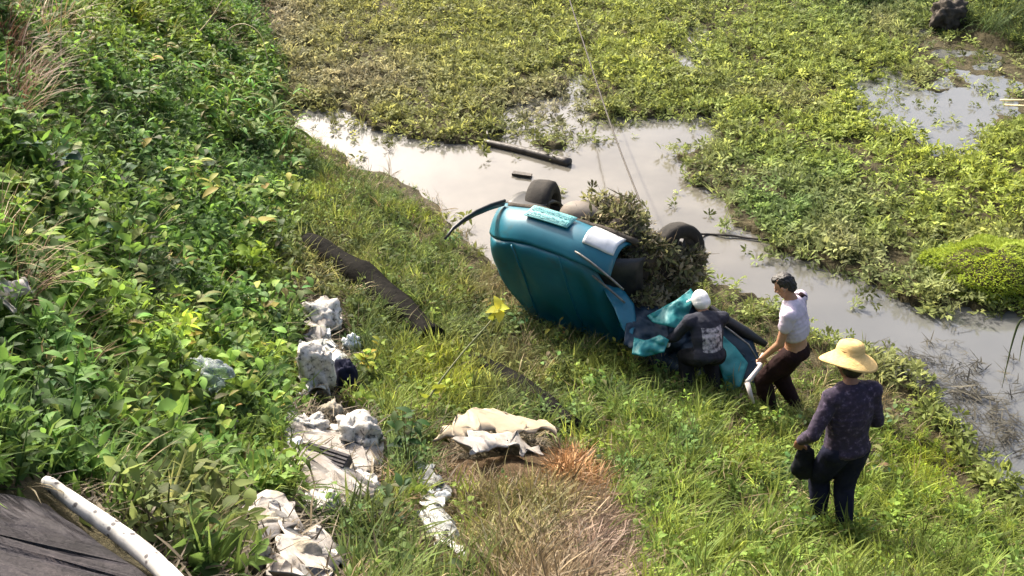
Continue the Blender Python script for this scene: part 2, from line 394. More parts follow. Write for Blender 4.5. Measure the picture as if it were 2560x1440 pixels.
hood.add(v, f); solid(in_car('hood', hood, M['paint']), .02)
bump = loft(np.linspace(-.82, .66, 32), dense([(-.14, .30), (-.03, .24), (.045, .15), (.06, .03), (.03, -.07), (-.015, -.145)], 16), lambda a, t: plan(a, t), lambda a, t: side(a, t) * .6, .05, seed=9)
bo = in_car('front_bumper', bump, M['paint']); solid(bo, .025)
# recessed slot and lower crease of the bumper
sl = loft(np.linspace(-.52, .30, 14), [(-.01, .245), (-.005, .215)], lambda a, t: plan(a, t) + .03, lambda a, t: side(a, t) * .6 + .012)
# licence plate on the bumper, with its embossed marks
def on_bumper(a, s, lift):
    q = (s + .05) / .20; f_ = .085 - .10 * q; u_ = .09 + .17 * q
    return cw(a, f_ + plan(a, 0) + lift * .8 - .02, u_ + lift * .6 - .01)
pg = Geo()
for (a0, a1, s0, s1, lf, mi) in [(-.34, .15, -.05, .15, .03, 0)]:
    gr = [[on_bumper(a0 + (a1 - a0) * i / 8, s0 + (s1 - s0) * j / 3, lf) for j in range(4)] for i in range(9)]
    v = [p for r_ in gr for p in r_]; pg.add(v, [(i * 4 + j, i * 4 + j + 1, (i + 1) * 4 + j + 1, (i + 1) * 4 + j) for i in range(8) for j in range(3)])
pl = in_car('licence_plate', pg, M['plate'], bo); solid(pl, .01, 0)
mg = Geo(); rr = random.Random(3)
for row in (0, 1):
    for k_ in range(9):
        a = -.315 + k_ * .052; s0 = -.035 + row * .095
        for (da, ds, wa, ws) in ((0, 0, .006, .06), (.026, .0, .006, .06), (.0, rr.choice((0, .027, .05)), .03, .012)):
            pts = [on_bumper(a + da + p, s0 + ds + q, .043) for p, q in ((0, 0), (wa, 0), (wa, ws), (0, ws))]
            mg.add(pts, [(0, 1, 2, 3)])
mk = in_car('plate_mark', mg, M['mark'], bo, False); solid(mk, .004, 0)
# headlight, socket, grille
hg = loft(np.linspace(.34, .635, 12), dense([(-.06, .235), (.02, .17), (.05, .07), (.035, .0)], 8), lambda a, t: plan(a, t) + .035, lambda a, t: side(a, t) * .6 + .02)
hl = in_car('headlight', hg, M['lamp']); solid(hl, .03)
gg = loft(np.linspace(.10, .84, 16), dense([(.0, .0), (-.02, -.08), (-.10, -.15), (-.30, -.20), (-.6, -.28), (-.9, -.36)], 11), lambda a, t: plan(a, t) * .8 - .02, lambda a, t: side(a, t) * .8 + .02, .12, seed=6)
so = in_car('lamp_socket', gg, M['black']); solid(so, .03)
tg = Geo()
for s_ in (0, 1): tg.tube([cw(.30 + .5 * q, .01 - s_ * .16 - .25 * q * q, -.07 - s_ * .06 - .12 * q) for q in np.linspace(0, 1, 8)], [.011] * 8, 6)
in_car('grille_bar', tg, M['rim'], so)
# underside: floor, shield, axle, sill
ug = loft(np.linspace(-.7, .72, 20), dense([(-.10, .28), (-.35, .30), (-.8, .27), (-1.3, .30), (-1.8, .22)], 14), lambda a, t: plan(a, t) * .5, lambda a, t: -.03 * abs(a), .14, seed=11)
solid(in_car('underbody', ug, M['under']), .05)
pgn = Geo(); Mc = Matrix((Lx, Fw, Un)).transposed()
pgn.ellipsoid(cw(.04, -.38, .42), (.27, .24, .17), Mc, 20, 12); in_car('engine_shield', pgn, M['pan'])
ag = Geo(); ag.tube([cw(-.6, -.80, .40), cw(.7, -.82, .42)], [.035, .035], 10); ag.tube([cw(.1, -.3, .36), cw(.2, -1.6, .34)], [.05, .05], 10)
for s_ in (-1, 1): ag.tube([cw(.25 * s_, -.5, .34), cw(.58 * s_, -.80, .42)], [.04, .03], 8)
in_car('axle', ag, M['under'])
def wheel(lc, fc_, uc, tilt, rad=.285, w=.17, rim='rim'):
    ax = (Lx + Fw * tilt[0] + Un * tilt[1]).normalized(); a1 = ax.cross(Zx).normalized(); a2 = ax.cross(a1)
    c_ = cw(lc, fc_, uc); g_ = Geo(); N = 36; prof = [(-.5, .62), (-.5, .88), (-.42, .97), (-.2, 1.0), (.2, 1.0), (.42, .97), (.5, .88), (.5, .62), (.3, .58), (-.3, .58)]
    v = [c_ + ax * (p * w) + (a1 * math.cos(6.2832 * k / N) + a2 * math.sin(6.2832 * k / N)) * rad * r_ * (1 + (.012 if (k % 2 and abs(p) < .45 and r_ > .9) else 0)) for k in range(N) for p, r_ in prof]
    K = len(prof); g_.add(v, [(k * K + j, k * K + (j + 1) % K, ((k + 1) % N) * K + (j + 1) % K, ((k + 1) % N) * K + j) for k in range(N) for j in range(K)])
    ty = in_car('wheel', g_, M['rubber'])
    r2 = Geo(); prof2 = [(.42, .60), (.36, .55), (.12, .50), (.10, .28), (.22, .22), (.24, .06), (.24, .0)]
    v = [c_ + ax * (p * w) + (a1 * math.cos(6.2832 * k / N) + a2 * math.sin(6.2832 * k / N)) * rad * r_ for k in range(N) for p, r_ in prof2]; K = len(prof2)
    r2.add(v, [(k * K + j, k * K + j + 1, ((k + 1) % N) * K + j + 1, ((k + 1) % N) * K + j) for k in range(N) for j in range(K - 1) if not (j == 2 and k % 6 < 2)])
    in_car('rim', r2, M[rim], ty)
    h = Geo(); h.ellipsoid(c_ - ax * w * .1, (.12, .12, .06), Matrix((a1, a2, ax)).transposed(), 14, 8); in_car('brake_drum', h, M['rubber'], ty)
    return ty
wheel(-.58, -.66, .50, (-.1, .30), .33, .25, 'rubber'); wheel(.90, -.78, .55, (.42, -.25), .30, .18, 'dull')
# dark inner wheel arch over the left wheel, torn rubber lip
g_ = loft(np.linspace(-.80, -.42, 8), dense([(-.30, .30), (-.38, .46), (-.55, .60), (-.72, .62)], 10), lambda a, t: 0, lambda a, t: 0, .05, seed=3)
solid(in_car('wheel_arch_liner', g_, M['black']), .02)
g_ = Geo(); pp = [(1262, 506, 10.9), (1225, 517, 10.8), (1190, 532, 10.7), (1160, 550, 10.6), (1132, 572, 10.5), (1112, 598, 10.4)]
pw = [Vector(at_depth(a, b_, c_)) for a, b_, c_ in pp]; ws = [.07, .075, .07, .055, .035, .012]
v = []
for p, w_ in zip(pw, ws): v += [p + Vector((.2, -.35, .9)) * w_ * .6, p - Vector((.2, -.35, .9)) * w_ * .6]
g_.add(v, [(2 * i, 2 * i + 1, 2 * i + 3, 2 * i + 2) for i in range(len(pw) - 1)])
solid(in_car('torn_rubber_lip', g_, M['black']), .02, 0)
def panel(name, poly, dep, mat, crumple=.05, bulge=0, th=.012, parent=None, sub=3, seed=1, grad=(0, 0)):
    """a piece of torn sheet metal: outline at its own distance, crumpled, with thickness"""
    import bmesh
    cx = sum(p[0] for p in poly) / len(poly); cy = sum(p[1] for p in poly) / len(poly)
    bm = bmesh.new(); vs = [bm.verts.new(at_depth(a, b_, dep + grad[0] * (a - cx) / 100 + grad[1] * (b_ - cy) / 100)) for a, b_ in poly]
    bm.faces.new(vs); bmesh.ops.triangulate(bm, faces=bm.faces[:])
    for _ in range(sub): bmesh.ops.subdivide_edges(bm, edges=bm.edges[:], cuts=1, use_grid_fill=True)
    cen = Vector(at_depth(cx, cy, dep)); dirv = (Vector(CAM) - cen).normalized()
    for q in bm.verts:
        r_ = (q.co - cen).length
        q.co += dirv * (bulge * (1 - (r_ / .4) ** 2) + crumple * (float(fbm(q.co.x * 7 + seed, q.co.z * 7 + q.co.y * 4, seed)) - .5) * 2)
    me = bpy.data.meshes.new(name); bm.to_mesh(me); bm.free()
    return solid(in_car(name, me, mat, parent), th, 0)
dB = depth(cw(.7, -.5, -.3))
panel('fender', [(1496, 690), (1530, 708), (1562, 730), (1584, 760), (1590, 800), (1578, 850), (1555, 820), (1535, 770), (1515, 735)], dB - .05, M['paint'], .04, .05, seed=2, grad=(.1, -.2))
fp = panel('crumpled_fender', [(1570, 770), (1600, 740), (1640, 760), (1665, 800), (1672, 850), (1640, 880), (1595, 880), (1560, 862)], dB - .1, M['navy'], .12, .03, seed=5, sub=4, grad=(.1, -.3))
panel('torn_panel', [(1618, 790), (1650, 772), (1690, 752), (1727, 722), (1738, 740), (1722, 782), (1706, 832), (1684, 818), (1655, 812), (1632, 806)], dB - .25, M['torn'], .10, .04, seed=7, grad=(-.1, -.2))
panel('torn_panel', [(1585, 845), (1612, 852), (1650, 838), (1672, 850), (1660, 880), (1612, 892), (1580, 885)], dB - .35, M['torn'], .12, .02, seed=17, grad=(0, -.2))
dD = depth(gp(1835, 975)) - .02
door = panel('door_panel', [(1786, 812), (1806, 838), (1838, 868), (1870, 908), (1850, 968), (1818, 978), (1803, 930), (1788, 880)], dD - .08, M['torn'], .07, .05, seed=8, grad=(.05, -.15))
panel('door_inner', [(1790, 800), (1830, 815), (1880, 850), (1900, 900), (1880, 975), (1815, 985), (1780, 900)], dD + .06, M['navy'], .06, .03, seed=10, grad=(.05, -.15))
panel('crushed_cabin', [(1560, 800), (1640, 740), (1720, 745), (1785, 800), (1850, 850), (1895, 900), (1870, 990), (1760, 985), (1650, 930), (1570, 890)], dD + .22, M['navy'], .20, .08, seed=21, sub=5, grad=(-.06, -.2), th=.02)
g_ = Geo(); g_.tube([at_depth(a, b_, dD + .1) for a, b_ in ((1775, 768), (1815, 800), (1865, 832), (1915, 862))], [.03, .05, .055, .03], 8)
in_car('window_frame', g_, M['black'])
g_ = Geo(); g_.tube([at_depth(a, b_, dD - .05) for a, b_ in ((1788, 800), (1826, 826), (1872, 862), (1898, 905))], [.008] * 4, 6); in_car('trim_strip', g_, M['rim'])
g_ = Geo(); g_.box(at_depth(1487, 727, depth(cw(.45, -.75, -.5)) - .12), (.055, .012, .018), Matrix.Rotation(.25, 3, 'Y')); in_car('broken_trim', g_, M['lamp'])  # small white piece of broken trim against the hood
g_ = Geo()      # pressed creases of the hood
for a0, a1 in ((-.42, -.10), (.10, .40)):
    pts = []
    for j in range(3, 17):
        f_, u_ = HP[j]; t = j / 23; a = a0 + (a1 - a0) * t; pts.append(cw(a, f_ + plan(a, t) * (1 - .55 * t), u_ + (fbm(a * 2.2 + 3, f_ * 2.2, 4) - .5) * .13 + .05 * math.exp(-((a - .35 + .15 * f_) / .10) ** 2) * t - .004))
    g_.tube(pts, [.009] * len(pts), 6)
in_car('hood_crease', g_, M['paint'])
g_ = Geo(); g_.tube([cw(-.28, -.5, .36), cw(-.30, -.9, .40), cw(-.1, -1.2, .38), cw(.05, -1.7, .34)], [.03] * 4, 10); in_car('exhaust_pipe', g_, M['rim'])
g_ = Geo(); g_.tube([cw(-.30 + .01 * math.cos(i), -.62, .36) + Lx * (.05 * math.cos(i * .9)) + Fw * (.05 * math.sin(i * .9)) + Un * (.006 * i) for i in range(30)], [.009] * 30, 6); in_car('spring', g_, M['under'])
# cables
M['cable'] = simple_mat('steel_cable', [(.4, (.025, .02, .016)), (.7, (.05, .042, .034))], 20, .8, 0)
hook = cw(.62, -.55, .52)
hook = Vector(at_depth(1622, 560, depth(hook)))
pt2 = Vector(on_z(1523., 300., .55)); pt3 = Vector(on_z(1424., 0., .40)); pt4 = Vector(on_z(1380., -140., .3))
def bez(pts, k=14):
    pts = [Vector(p) for p in pts]; out = []
    P_ = [pts[0] * 2 - pts[1]] + pts + [pts[-1] * 2 - pts[-2]]
    for i in range(1, len(P_) - 2):
        for q in range(k):
            t = q / k; a, b_, c_, d_ = P_[i - 1], P_[i], P_[i + 1], P_[i + 2]
            out.append(.5 * ((2 * b_) + (c_ - a) * t + (2 * a - 5 * b_ + 4 * c_ - d_) * t * t + (3 * b_ - a - 3 * c_ + d_) * t ** 3))
    out.append(pts[-1]); return out
def one_mesh(name, geo, mat, label, cat, group=None, smooth=True, kind=None):
    """a thing that is a single mesh, its origin at the middle of its base"""
    a = np.array(geo.v); o_ = Vector(((a[:, 0].min() + a[:, 0].max()) / 2, (a[:, 1].min() + a[:, 1].max()) / 2, a[:, 2].min()))
    me = geo.mesh(name); me.transform(Matrix.Translation(-o_)); o = link_mesh(name, me, mat, smooth=smooth); o.location = o_
    return tag(o, label, cat, group, kind)
g_ = Geo(); p = bez([hook, pt2, pt3, pt4]); g_.tube(p, [.011] * len(p), 6)
one_mesh('tow_cable', g_, M['cable'], 'thin dark tow cable running from the car over the marsh to the far side', 'cable')
g_ = Geo(); p = bez([Vector(at_depth(1672, 588, depth(hook) + .1)), on_z(1740., 585., .12), on_z(1820., 588., .03), on_z(1885., 597., .02), on_z(1960., 600., .06)]); g_.tube(p, [.014] * len(p), 6)
one_mesh('rope', g_, M['cable'], 'slack rope from the raised wheel to the weeds across the water', 'rope')

# ------------------------------------------------------------------ people
def skin_mat(name, a, b_): return simple_mat(name, [(.3, a), (.7, b_)], 10, .5, .05, spec=.35)
M['skin'] = skin_mat('skin', (.30, .155, .09), (.38, .21, .13)); M['skin_dark'] = skin_mat('tanned_skin', (.18, .085, .05), (.25, .12, .075))
M['hair'] = simple_mat('black_hair', [(.3, (.006, .005, .005)), (.7, (.02, .016, .014))], 30, .45, .4, 60)
M['tee'] = simple_mat('lavender_cotton', [(.3, (.42, .36, .44)), (.7, (.52, .46, .53))], 5, .9, .15, 60, .1)
M['maroon'] = simple_mat('maroon_cloth', [(.3, (.011, .006, .006)), (.7, (.024, .011, .011))], 6, .9, .2, 40, .1)
M['navycloth'] = simple_mat('navy_cloth', [(.3, (.007, .008, .018)), (.7, (.018, .019, .038))], 6, .9, .2, 40, .1)
M['darkcloth'] = simple_mat('charcoal_cloth', [(.3, (.008, .009, .011)), (.7, (.022, .023, .027))], 6, .9, .2, 40, .1)
m, n, l, b = new_mat('flowered_blouse'); v = coords(n, l, 1)
c, f = noise_ramp(n, l, v, 26, [(.46, (.017, .010, .027)), (.60, (.038, .024, .05)), (.72, (.13, .10, .15))], 3); l.new(c, b.inputs['Base Color']); b.inputs['Roughness'].default_value = .9; M['blouse'] = m
M['straw'] = simple_mat('woven_straw', [(.3, (.50, .33, .12)), (.7, (.68, .48, .20))], 14, .75, .5, 60, .25, vec=(1, 1, 6))
M['ribbon'] = simple_mat('hat_band', [(.4, (.20, .09, .04)), (.7, (.30, .15, .07))], 10, .8, 0)
M['white'] = simple_mat('white_cloth', [(.3, (.60, .61, .60)), (.7, (.70, .70, .69))], 6, .85, .1)
m, n, l, b = new_mat('printed_jacket'); v = coords(n, l, 1)     # a grey print on the back of a navy jacket
sx = n.new('ShaderNodeSeparateXYZ'); l.new(v, sx.inputs[0])
def band(out, lo, hi):
    a = n.new('ShaderNodeMath'); a.operation = 'GREATER_THAN'; l.new(out, a.inputs[0]); a.inputs[1].default_value = lo
    b2 = n.new('ShaderNodeMath'); b2.operation = 'LESS_THAN'; l.new(out, b2.inputs[0]); b2.inputs[1].default_value = hi
    c2 = n.new('ShaderNodeMath'); c2.operation = 'MULTIPLY'; l.new(a.outputs[0], c2.inputs[0]); l.new(b2.outputs[0], c2.inputs[1]); return c2.outputs[0]
mm = n.new('ShaderNodeMath'); mm.operation = 'MULTIPLY'; l.new(band(sx.outputs[0], -.10, .14), mm.inputs[0]); l.new(band(sx.outputs[2], .74, .98), mm.inputs[1])
nc, nf = noise_ramp(n, l, v, 24, [(.38, (.03, .03, .045)), (.46, (.16, .16, .19)), (.62, (.34, .33, .36))], 3); mx = n.new('ShaderNodeMix'); mx.data_type = 'RGBA'
l.new(mm.outputs[0], mx.inputs['Factor']); mx.inputs[6].default_value = (.010, .012, .024, 1); l.new(nc, mx.inputs[7]); l.new(mx.outputs[2], b.inputs['Base Color']); b.inputs['Roughness'].default_value = .9; M['jacket'] = m

def basis(dirv, hint):
    d = Vector(dirv).normalized(); h = Vector(hint); s = h - d * h.dot(d); s.normalize(); return s, d.cross(s), d
def hand_geo(G, wrist, dirv, palm_n, thumb, curl):
    """palm, four unequal bent fingers and a thumb that leaves the side of the palm"""
    W = Vector(wrist); n_, s_, d_ = basis(dirv, palm_n); s_ = s_ * thumb     # s_: towards the thumb
    Mx = Matrix((s_, n_, d_)).transposed(); pc = W + d_ * .045
    G.ellipsoid(pc, (.040, .016, .052), Mx, 12, 8)
    for k, (off, ln) in enumerate(((.027, .068), (.009, .077), (-.009, .072), (-.026, .056))):
        b0 = W + d_ * .075 + s_ * off; a1 = curl * .5; a2 = curl * 1.25
        p1 = b0 + (d_ * math.cos(a1) + n_ * math.sin(a1)) * ln * .5; p2 = p1 + (d_ * math.cos(a2) + n_ * math.sin(a2)) * ln * .55
        G.capsule(b0, p1, .0095, .009); G.capsule(p1, p2, .009, .0075)
    t0 = W + d_ * .03 + s_ * .032; t1 = t0 + (d_ * .6 + s_ * .65 + n_ * .35).normalized() * .038; t2 = t1 + (d_ * .85 + n_ * .45).normalized() * .03
    G.capsule(t0, t1, .012, .011); G.capsule(t1, t2, .011, .009)
def torso(G, J, grow=0, t0=0, t1=1, sc=1.0):
    pv, ch, nk = Vector(J['pelvis']), Vector(J['chest']), Vector(J['neck']); rt = (Vector(J['shR']) - Vector(J['shL'])).normalized()
    for i in range(15):
        t = i / 14
        if t < t0 - .001 or t > t1 + .001: continue
        p = pv.lerp(ch, t / .55) if t < .55 else ch.lerp(nk, (t - .55) / .45)
        ax = (ch - pv).normalized() if t < .55 else (nk - ch).normalized()
        w = np.interp(t, [0, .25, .55, .8, .93, 1], [.165, .142, .165, .172, .12, .06]) * sc; d_ = np.interp(t, [0, .25, .55, .8, 1], [.115, .098, .115, .10, .055]) * sc
        f_ = ax.cross(rt).normalized() * -1; r2 = f_.cross(ax) * -1
        G.ellipsoid(p, (w + grow, d_ + grow, .075), Matrix((rt, rt.cross(ax), ax)).transposed(), 16, 8)
    for s_ in 'LR':
        G.capsule(Vector(J['neck']) - Vector((0, 0, .04)), J['sh' + s_], .05 + grow * .7, .052 + grow)
def limbs(G, J, grow, arm=None, leg=None):
    for s_ in 'LR':
        if arm:
            sh, el, wr = (Vector(J[k + s_]) for k in ('sh', 'el', 'wr'))
            a = min(arm, 1.0); G.capsule(sh, sh.lerp(el, a), .050 + grow, .050 + grow - .010 * a)
            if arm > 1: G.capsule(el, el.lerp(wr, arm - 1), .040 + grow, .040 + grow - .012 * (arm - 1))
        if leg:
            hp, kn, an = (Vector(J[k + s_]) for k in ('hp', 'kn', 'an'))
            a = min(leg, 1.0); G.capsule(hp, hp.lerp(kn, a), .085 + grow, .085 + grow - .027 * a)
            if leg > 1:
                mid = kn.lerp(an, .35 * (leg - 1)); G.capsule(kn, mid, .056 + grow, .058 + grow); G.capsule(mid, kn.lerp(an, leg - 1), .058 + grow, .034 + grow + .006)
def figure(label, feet, facing, J, skin, tops, bottoms, look, hands, scale=1.0):
    yaw = math.atan2(-facing[0], facing[1])
    root = empty('person', feet, label, 'person', rot=(0, 0, yaw)); root.scale = (scale,) * 3
    G = Geo(); torso(G, J); limbs(G, J, 0, 2.0, 2.0)
    hd = Vector(J['head']); f_ = Vector(look).normalized(); up = Vector((0, 0, 1)); r_ = f_.cross(up).normalized(); u_ = r_.cross(f_); Mh = Matrix((r_, f_, u_)).transposed()
    H = lambda x, y, z: hd + Mh @ Vector((x, y, z))
    G.capsule(Vector(J['neck']) - Vector((0, 0, .06)), hd + Mh @ Vector((0, -.015, -.05)), .055, .050)
    G.ellipsoid(hd + Mh @ Vector((0, -.01, .02)), (.075, .092, .098), Mh, 18, 12); G.ellipsoid(H(0, .025, -.045), (.058, .062, .07), Mh); G.ellipsoid(H(0, .062, -.088), (.028, .024, .022), Mh)
    G.capsule(H(0, .083, .01), H(0, .104, -.022), .010, .015); G.capsule(H(-.03, .078, .022), H(.03, .078, .022), .011, .011); G.capsule(H(-.02, .078, -.058), H(.02, .078, -.058), .009, .009)
    for s_ in (-1, 1):
        G.ellipsoid(H(.078 * s_, -.005, -.005), (.012, .02, .032), Mh); G.ellipsoid(H(.04 * s_, .062, -.02), (.022, .02, .02), Mh)
    for s_, sg in (('L', -1), ('R', 1)):
        an = Vector(J['an' + s_]); to = Vector(J['to' + s_]) if 'to' + s_ in J else an + Vector((.02 * sg, .15, -.055))
        G.capsule(an + Vector((0, -.03, -.045)), an, .038, .038); G.capsule(an + Vector((0, -.02, -.045)), to, .036, .03)
        d_ = Vector(J['wr' + s_]) - Vector(J['el' + s_]); hd_, pn, cu = hands[s_]
        hand_geo(G, J['wr' + s_], hd_ or d_, pn, -sg if False else (1 if s_ == 'L' else -1), cu)
    me = remesh(G, .0075, 2); link_mesh('body', me, skin, root)
    for nm, mat, fn, wr, wf in tops + bottoms:
        g2 = Geo(); fn(g2); me = remesh(g2, .011, 3, wr, wf, 3); link_mesh(nm, me, mat, root)
    for s_ in (-1, 1):
        eg = Geo(); eg.ellipsoid(H(.031 * s_, .080, .004), (.012, .008, .007), Mh); link_mesh('eye', eg.mesh('eye'), M['black'], root)
    return root, H, Mh
# woman in the straw hat, walking away from the camera
J = dict(pelvis=(0, 0, .86), chest=(0, .05, 1.13), neck=(0, .10, 1.37), head=(.01, .17, 1.50), shL=(-.165, .06, 1.31), shR=(.165, .06, 1.31), elL=(-.31, .0, 1.06), wrL=(-.30, .16, .86),
         elR=(.235, .02, 1.04), wrR=(.17, .20, .93), hpL=(-.085, 0, .84), hpR=(.085, 0, .84), knL=(-.085, .14, .47), knR=(.07, .03, .46), anL=(-.075, .04, .085), anR=(.05, -.12, .085))
feet = gp(2074, 1320); feet.z -= .03
def tune(feet, top_px, h):     # scale so that a point h above the feet shows at row top_px
    lo, hi = .7, 1.4
    for _ in range(30):
        s = (lo + hi) / 2; yy = project(np.array(feet) + np.array([0, 0, h * s]))[1]
        if yy > top_px: lo = s
        else: hi = s
    return s
s1 = tune(feet, 900, 1.66); print('woman scale', s1, depth(feet))
woman, H, Mh = figure('person in a wide straw hat and dark flowered blouse walking through the weeds', feet, (-.30, 1), J, M['skin_dark'],
    [('blouse', M['blouse'], lambda g: (torso(g, J, .026, .0, .96), limbs(g, J, .016, 1.85)), .018, 13)],
    [('trousers', M['navycloth'], lambda g: (torso(g, J, .016, 0, .2), limbs(g, J, .024, None, 1.88)), .02, 12)], (-.1, 1, -.35), dict(L=((0, .2, -1), (.6, .5, 0), 1.5), R=((-.4, .5, .1), (-.6, 0, -.3), 1.2)), s1)
g_ = Geo(); N = 40; hm = Mh @ Matrix.Rotation(R(10), 3, 'Y') @ Matrix.Rotation(R(6), 3, 'X'); v = []
prof = [(.205, -.036), (.195, -.026), (.155, .0), (.12, .022), (.098, .040), (.094, .075), (.082, .108), (.05, .122), (.0, .124)]
for k in range(N):
    a = 6.2832 * k / N
    for r_, z_ in prof: v.append(H(0, -.005, .055) + hm @ Vector((r_ * math.cos(a) * (1 + .03 * math.sin(3 * a)), r_ * math.sin(a), z_ + .022 * math.sin(2 * a + .8) * (r_ / .24) ** 3)))
K = len(prof); g_.add(v, [(k * K + j, k * K + j + 1, ((k + 1) % N) * K + j + 1, ((k + 1) % N) * K + j) for k in range(N) for j in range(K - 1)])
ht = link_mesh('straw_hat', g_.mesh('straw_hat'), M['straw'], woman); s_ = solid(ht, .008)
g_ = Geo(); v = []
for k in range(N):
    a = 6.2832 * k / N
    for z_ in (.040, .066): v.append(H(0, -.005, .055) + hm @ Vector((.1015 * math.cos(a), .1015 * math.sin(a), z_)))
g_.add(v, [(2 * k, 2 * k + 1, (2 * k + 3) % (2 * N), (2 * k + 2) % (2 * N)) for k in range(N)])
link_mesh('hat_band', g_.mesh('hat_band'), M['ribbon'], ht)
g_ = Geo(); g_.ellipsoid((0, 0, -.105), (.085, .06, .12), None, 16, 10)      # hair under the hat
bg = Geo(); bg.ellipsoid(H(0, -.035, -.0), (.086, .085, .095), Mh); link_mesh('hair', bg.mesh('hair'), M['hair'], woman)
# the dark bag in her left hand
wl_ = full_matrix(woman) @ Vector(J['wrL'])
g_ = Geo(); bc = wl_ + Vector((.05, .02, -.20)); g_.ellipsoid(bc, (.075, .05, .16), None, 16, 10); g_.ellipsoid(bc + Vector((.015, 0, -.07)), (.085, .055, .10)); g_.capsule(bc + Vector((0, 0, .1)), wl_ + Vector((0, .02, -.07)), .05, .012)
me = remesh(g_, .01, 2, .05, 12, 4); o_ = Vector((bc.x, bc.y, bc.z - .15)); me.transform(Matrix.Translation(-o_)); bag = link_mesh('bag', me, M['darkcloth']); bag.location = o_
tag(bag, 'dark cloth bag hanging from the hand of the straw hat wearer', 'bag')

# bare armed man in the lavender shirt
J2 = dict(pelvis=(0, -.02, .86), chest=(0, .03, 1.14), neck=(0, .10, 1.42), head=(0, .19, 1.545), shL=(-.185, .06, 1.355), shR=(.185, .07, 1.355), elL=(-.235, .09, 1.06), wrL=(-.21, .23, .84),
          elR=(.24, .06, 1.08), wrR=(.20, .16, .84), hpL=(-.09, 0, .85), hpR=(.09, -.02, .85), knL=(-.11, .24, .50), knR=(.10, .13, .47), anL=(-.10, .06, .085), anR=(.11, -.13, .085))
feet2 = gp(1958, 1042); feet2.z -= .05; s2 = tune(feet2, 702, 1.66); print('man scale', s2, depth(feet2))
man, H, Mh = figure('bare armed person in a short lavender shirt and dark maroon trousers holding a stick', feet2, (-.86, .5), J2, M['skin'],
    [('shirt', M['tee'], lambda g: (torso(g, J2, .022, .38, .95), limbs(g, J2, .018, .42)), .02, 12)],
    [('trousers', M['maroon'], lambda g: (torso(g, J2, .014, 0, .12), limbs(g, J2, .026, None, 1.8)), .022, 11)], (-.1, 1, -.75), dict(L=((-.05, .35, -1), (.7, .3, 0), 1.35), R=((-.1, .3, -1), (-.7, 0, -.1), .8)), s2)
g_ = Geo(); g_.ellipsoid(H(0, -.028, .036), (.082, .088, .090), Mh, 18, 12); g_.ellipsoid(H(.01, .03, .088), (.06, .062, .034), Mh); g_.ellipsoid(H(0, -.06, -.01), (.070, .052, .075), Mh)
me = remesh(g_, .006, 1, .02, 50, 6); link_mesh('hair', me, M['hair'], man)
hw = full_matrix(man) @ (Vector(J2['wrL']) + Vector((-.0, .045, -.085)))
M['stick'] = simple_mat('pale_stick', [(.3, (.30, .26, .25)), (.7, (.45, .41, .40))], 10, .7, .3)
g_ = Geo(); dh = depth(hw); p = bez([hw + (hw - Vector(at_depth(1868, 955, dh - .15))).normalized() * .12, hw, Vector(at_depth(1900, 915, dh - .07)), Vector(at_depth(1868, 956, dh - .15))], 5); g_.tube(p, list(np.linspace(.014, .022, len(p))), 8)
p = [Vector(at_depth(1868, 956, dh - .15)), Vector(at_depth(1876, 985, dh - .17)), Vector(at_depth(1884, 1008, dh - .15))]; g_.tube(p, [.024, .02, .012], 8)
one_mesh('stick', g_, M['stick'], 'pale crooked stick held low in the hand of the bare armed person', 'stick')

# person in the white cap, bent over the wreck
J3 = dict(pelvis=(0, -.06, .62), chest=(0, .06, .86), neck=(0, .20, 1.04), head=(-.02, .31, 1.13), shL=(-.195, .14, .99), shR=(.195, .14, .99), elL=(-.31, .24, .74), wrL=(-.30, .42, .58),
          elR=(.27, .34, .78), wrR=(.14, .52, .66), hpL=(-.10, -.02, .60), hpR=(.10, -.02, .60), knL=(-.16, .26, .43), knR=(.15, .28, .43), anL=(-.15, .0, .085), anR=(.14, -.02, .085))
feet3 = gp(1756, 985); feet3.z -= .04; s3 = tune(feet3, 770, 1.24); print('cap scale', s3, depth(feet3))
capm, H, Mh = figure('person in a white cap and navy jacket stooping over the torn car', feet3, (-.2, 1), J3, M['skin'],
    [('jacket', M['jacket'], lambda g: (torso(g, J3, .030, 0, .95), limbs(g, J3, .022, 1.8)), .022, 12)],
    [('trousers', M['darkcloth'], lambda g: (torso(g, J3, .022, 0, .2), limbs(g, J3, .034, None, 1.9)), .022, 11)], (-.25, 1, -.45), dict(L=((-.2, .6, -.8), (.5, .0, -.5), 1.0), R=((-.4, .7, -.4), (0, -.2, -1), 1.0)), min(max(s3, .8), 1.12))
g_ = Geo(); g_.ellipsoid(H(0, -.015, .03), (.098, .112, .112), Mh, 20, 14); g_.ellipsoid(H(0, -.03, .0), (.1, .112, .085), Mh)
me = remesh(g_, .008, 2, .012, 16, 2); cp_ = link_mesh('cap', me, M['white'], capm)
g_ = Geo(); v = []
for i in range(9):
    a = -1.1 + 2.2 * i / 8
    for r_ in (.085, .125, .165): v.append(H(math.sin(a) * r_ * .85, .015 + math.cos(a) * r_, .035 - (r_ - .085) * .35))
g_.add(v, [(i * 3 + j, i * 3 + j + 1, i * 3 + 4 + j, i * 3 + 3 + j) for i in range(8) for j in range(2)]); br = link_mesh('cap_brim', g_.mesh('cap_brim'), M['white'], cp_); solid(br, .006)
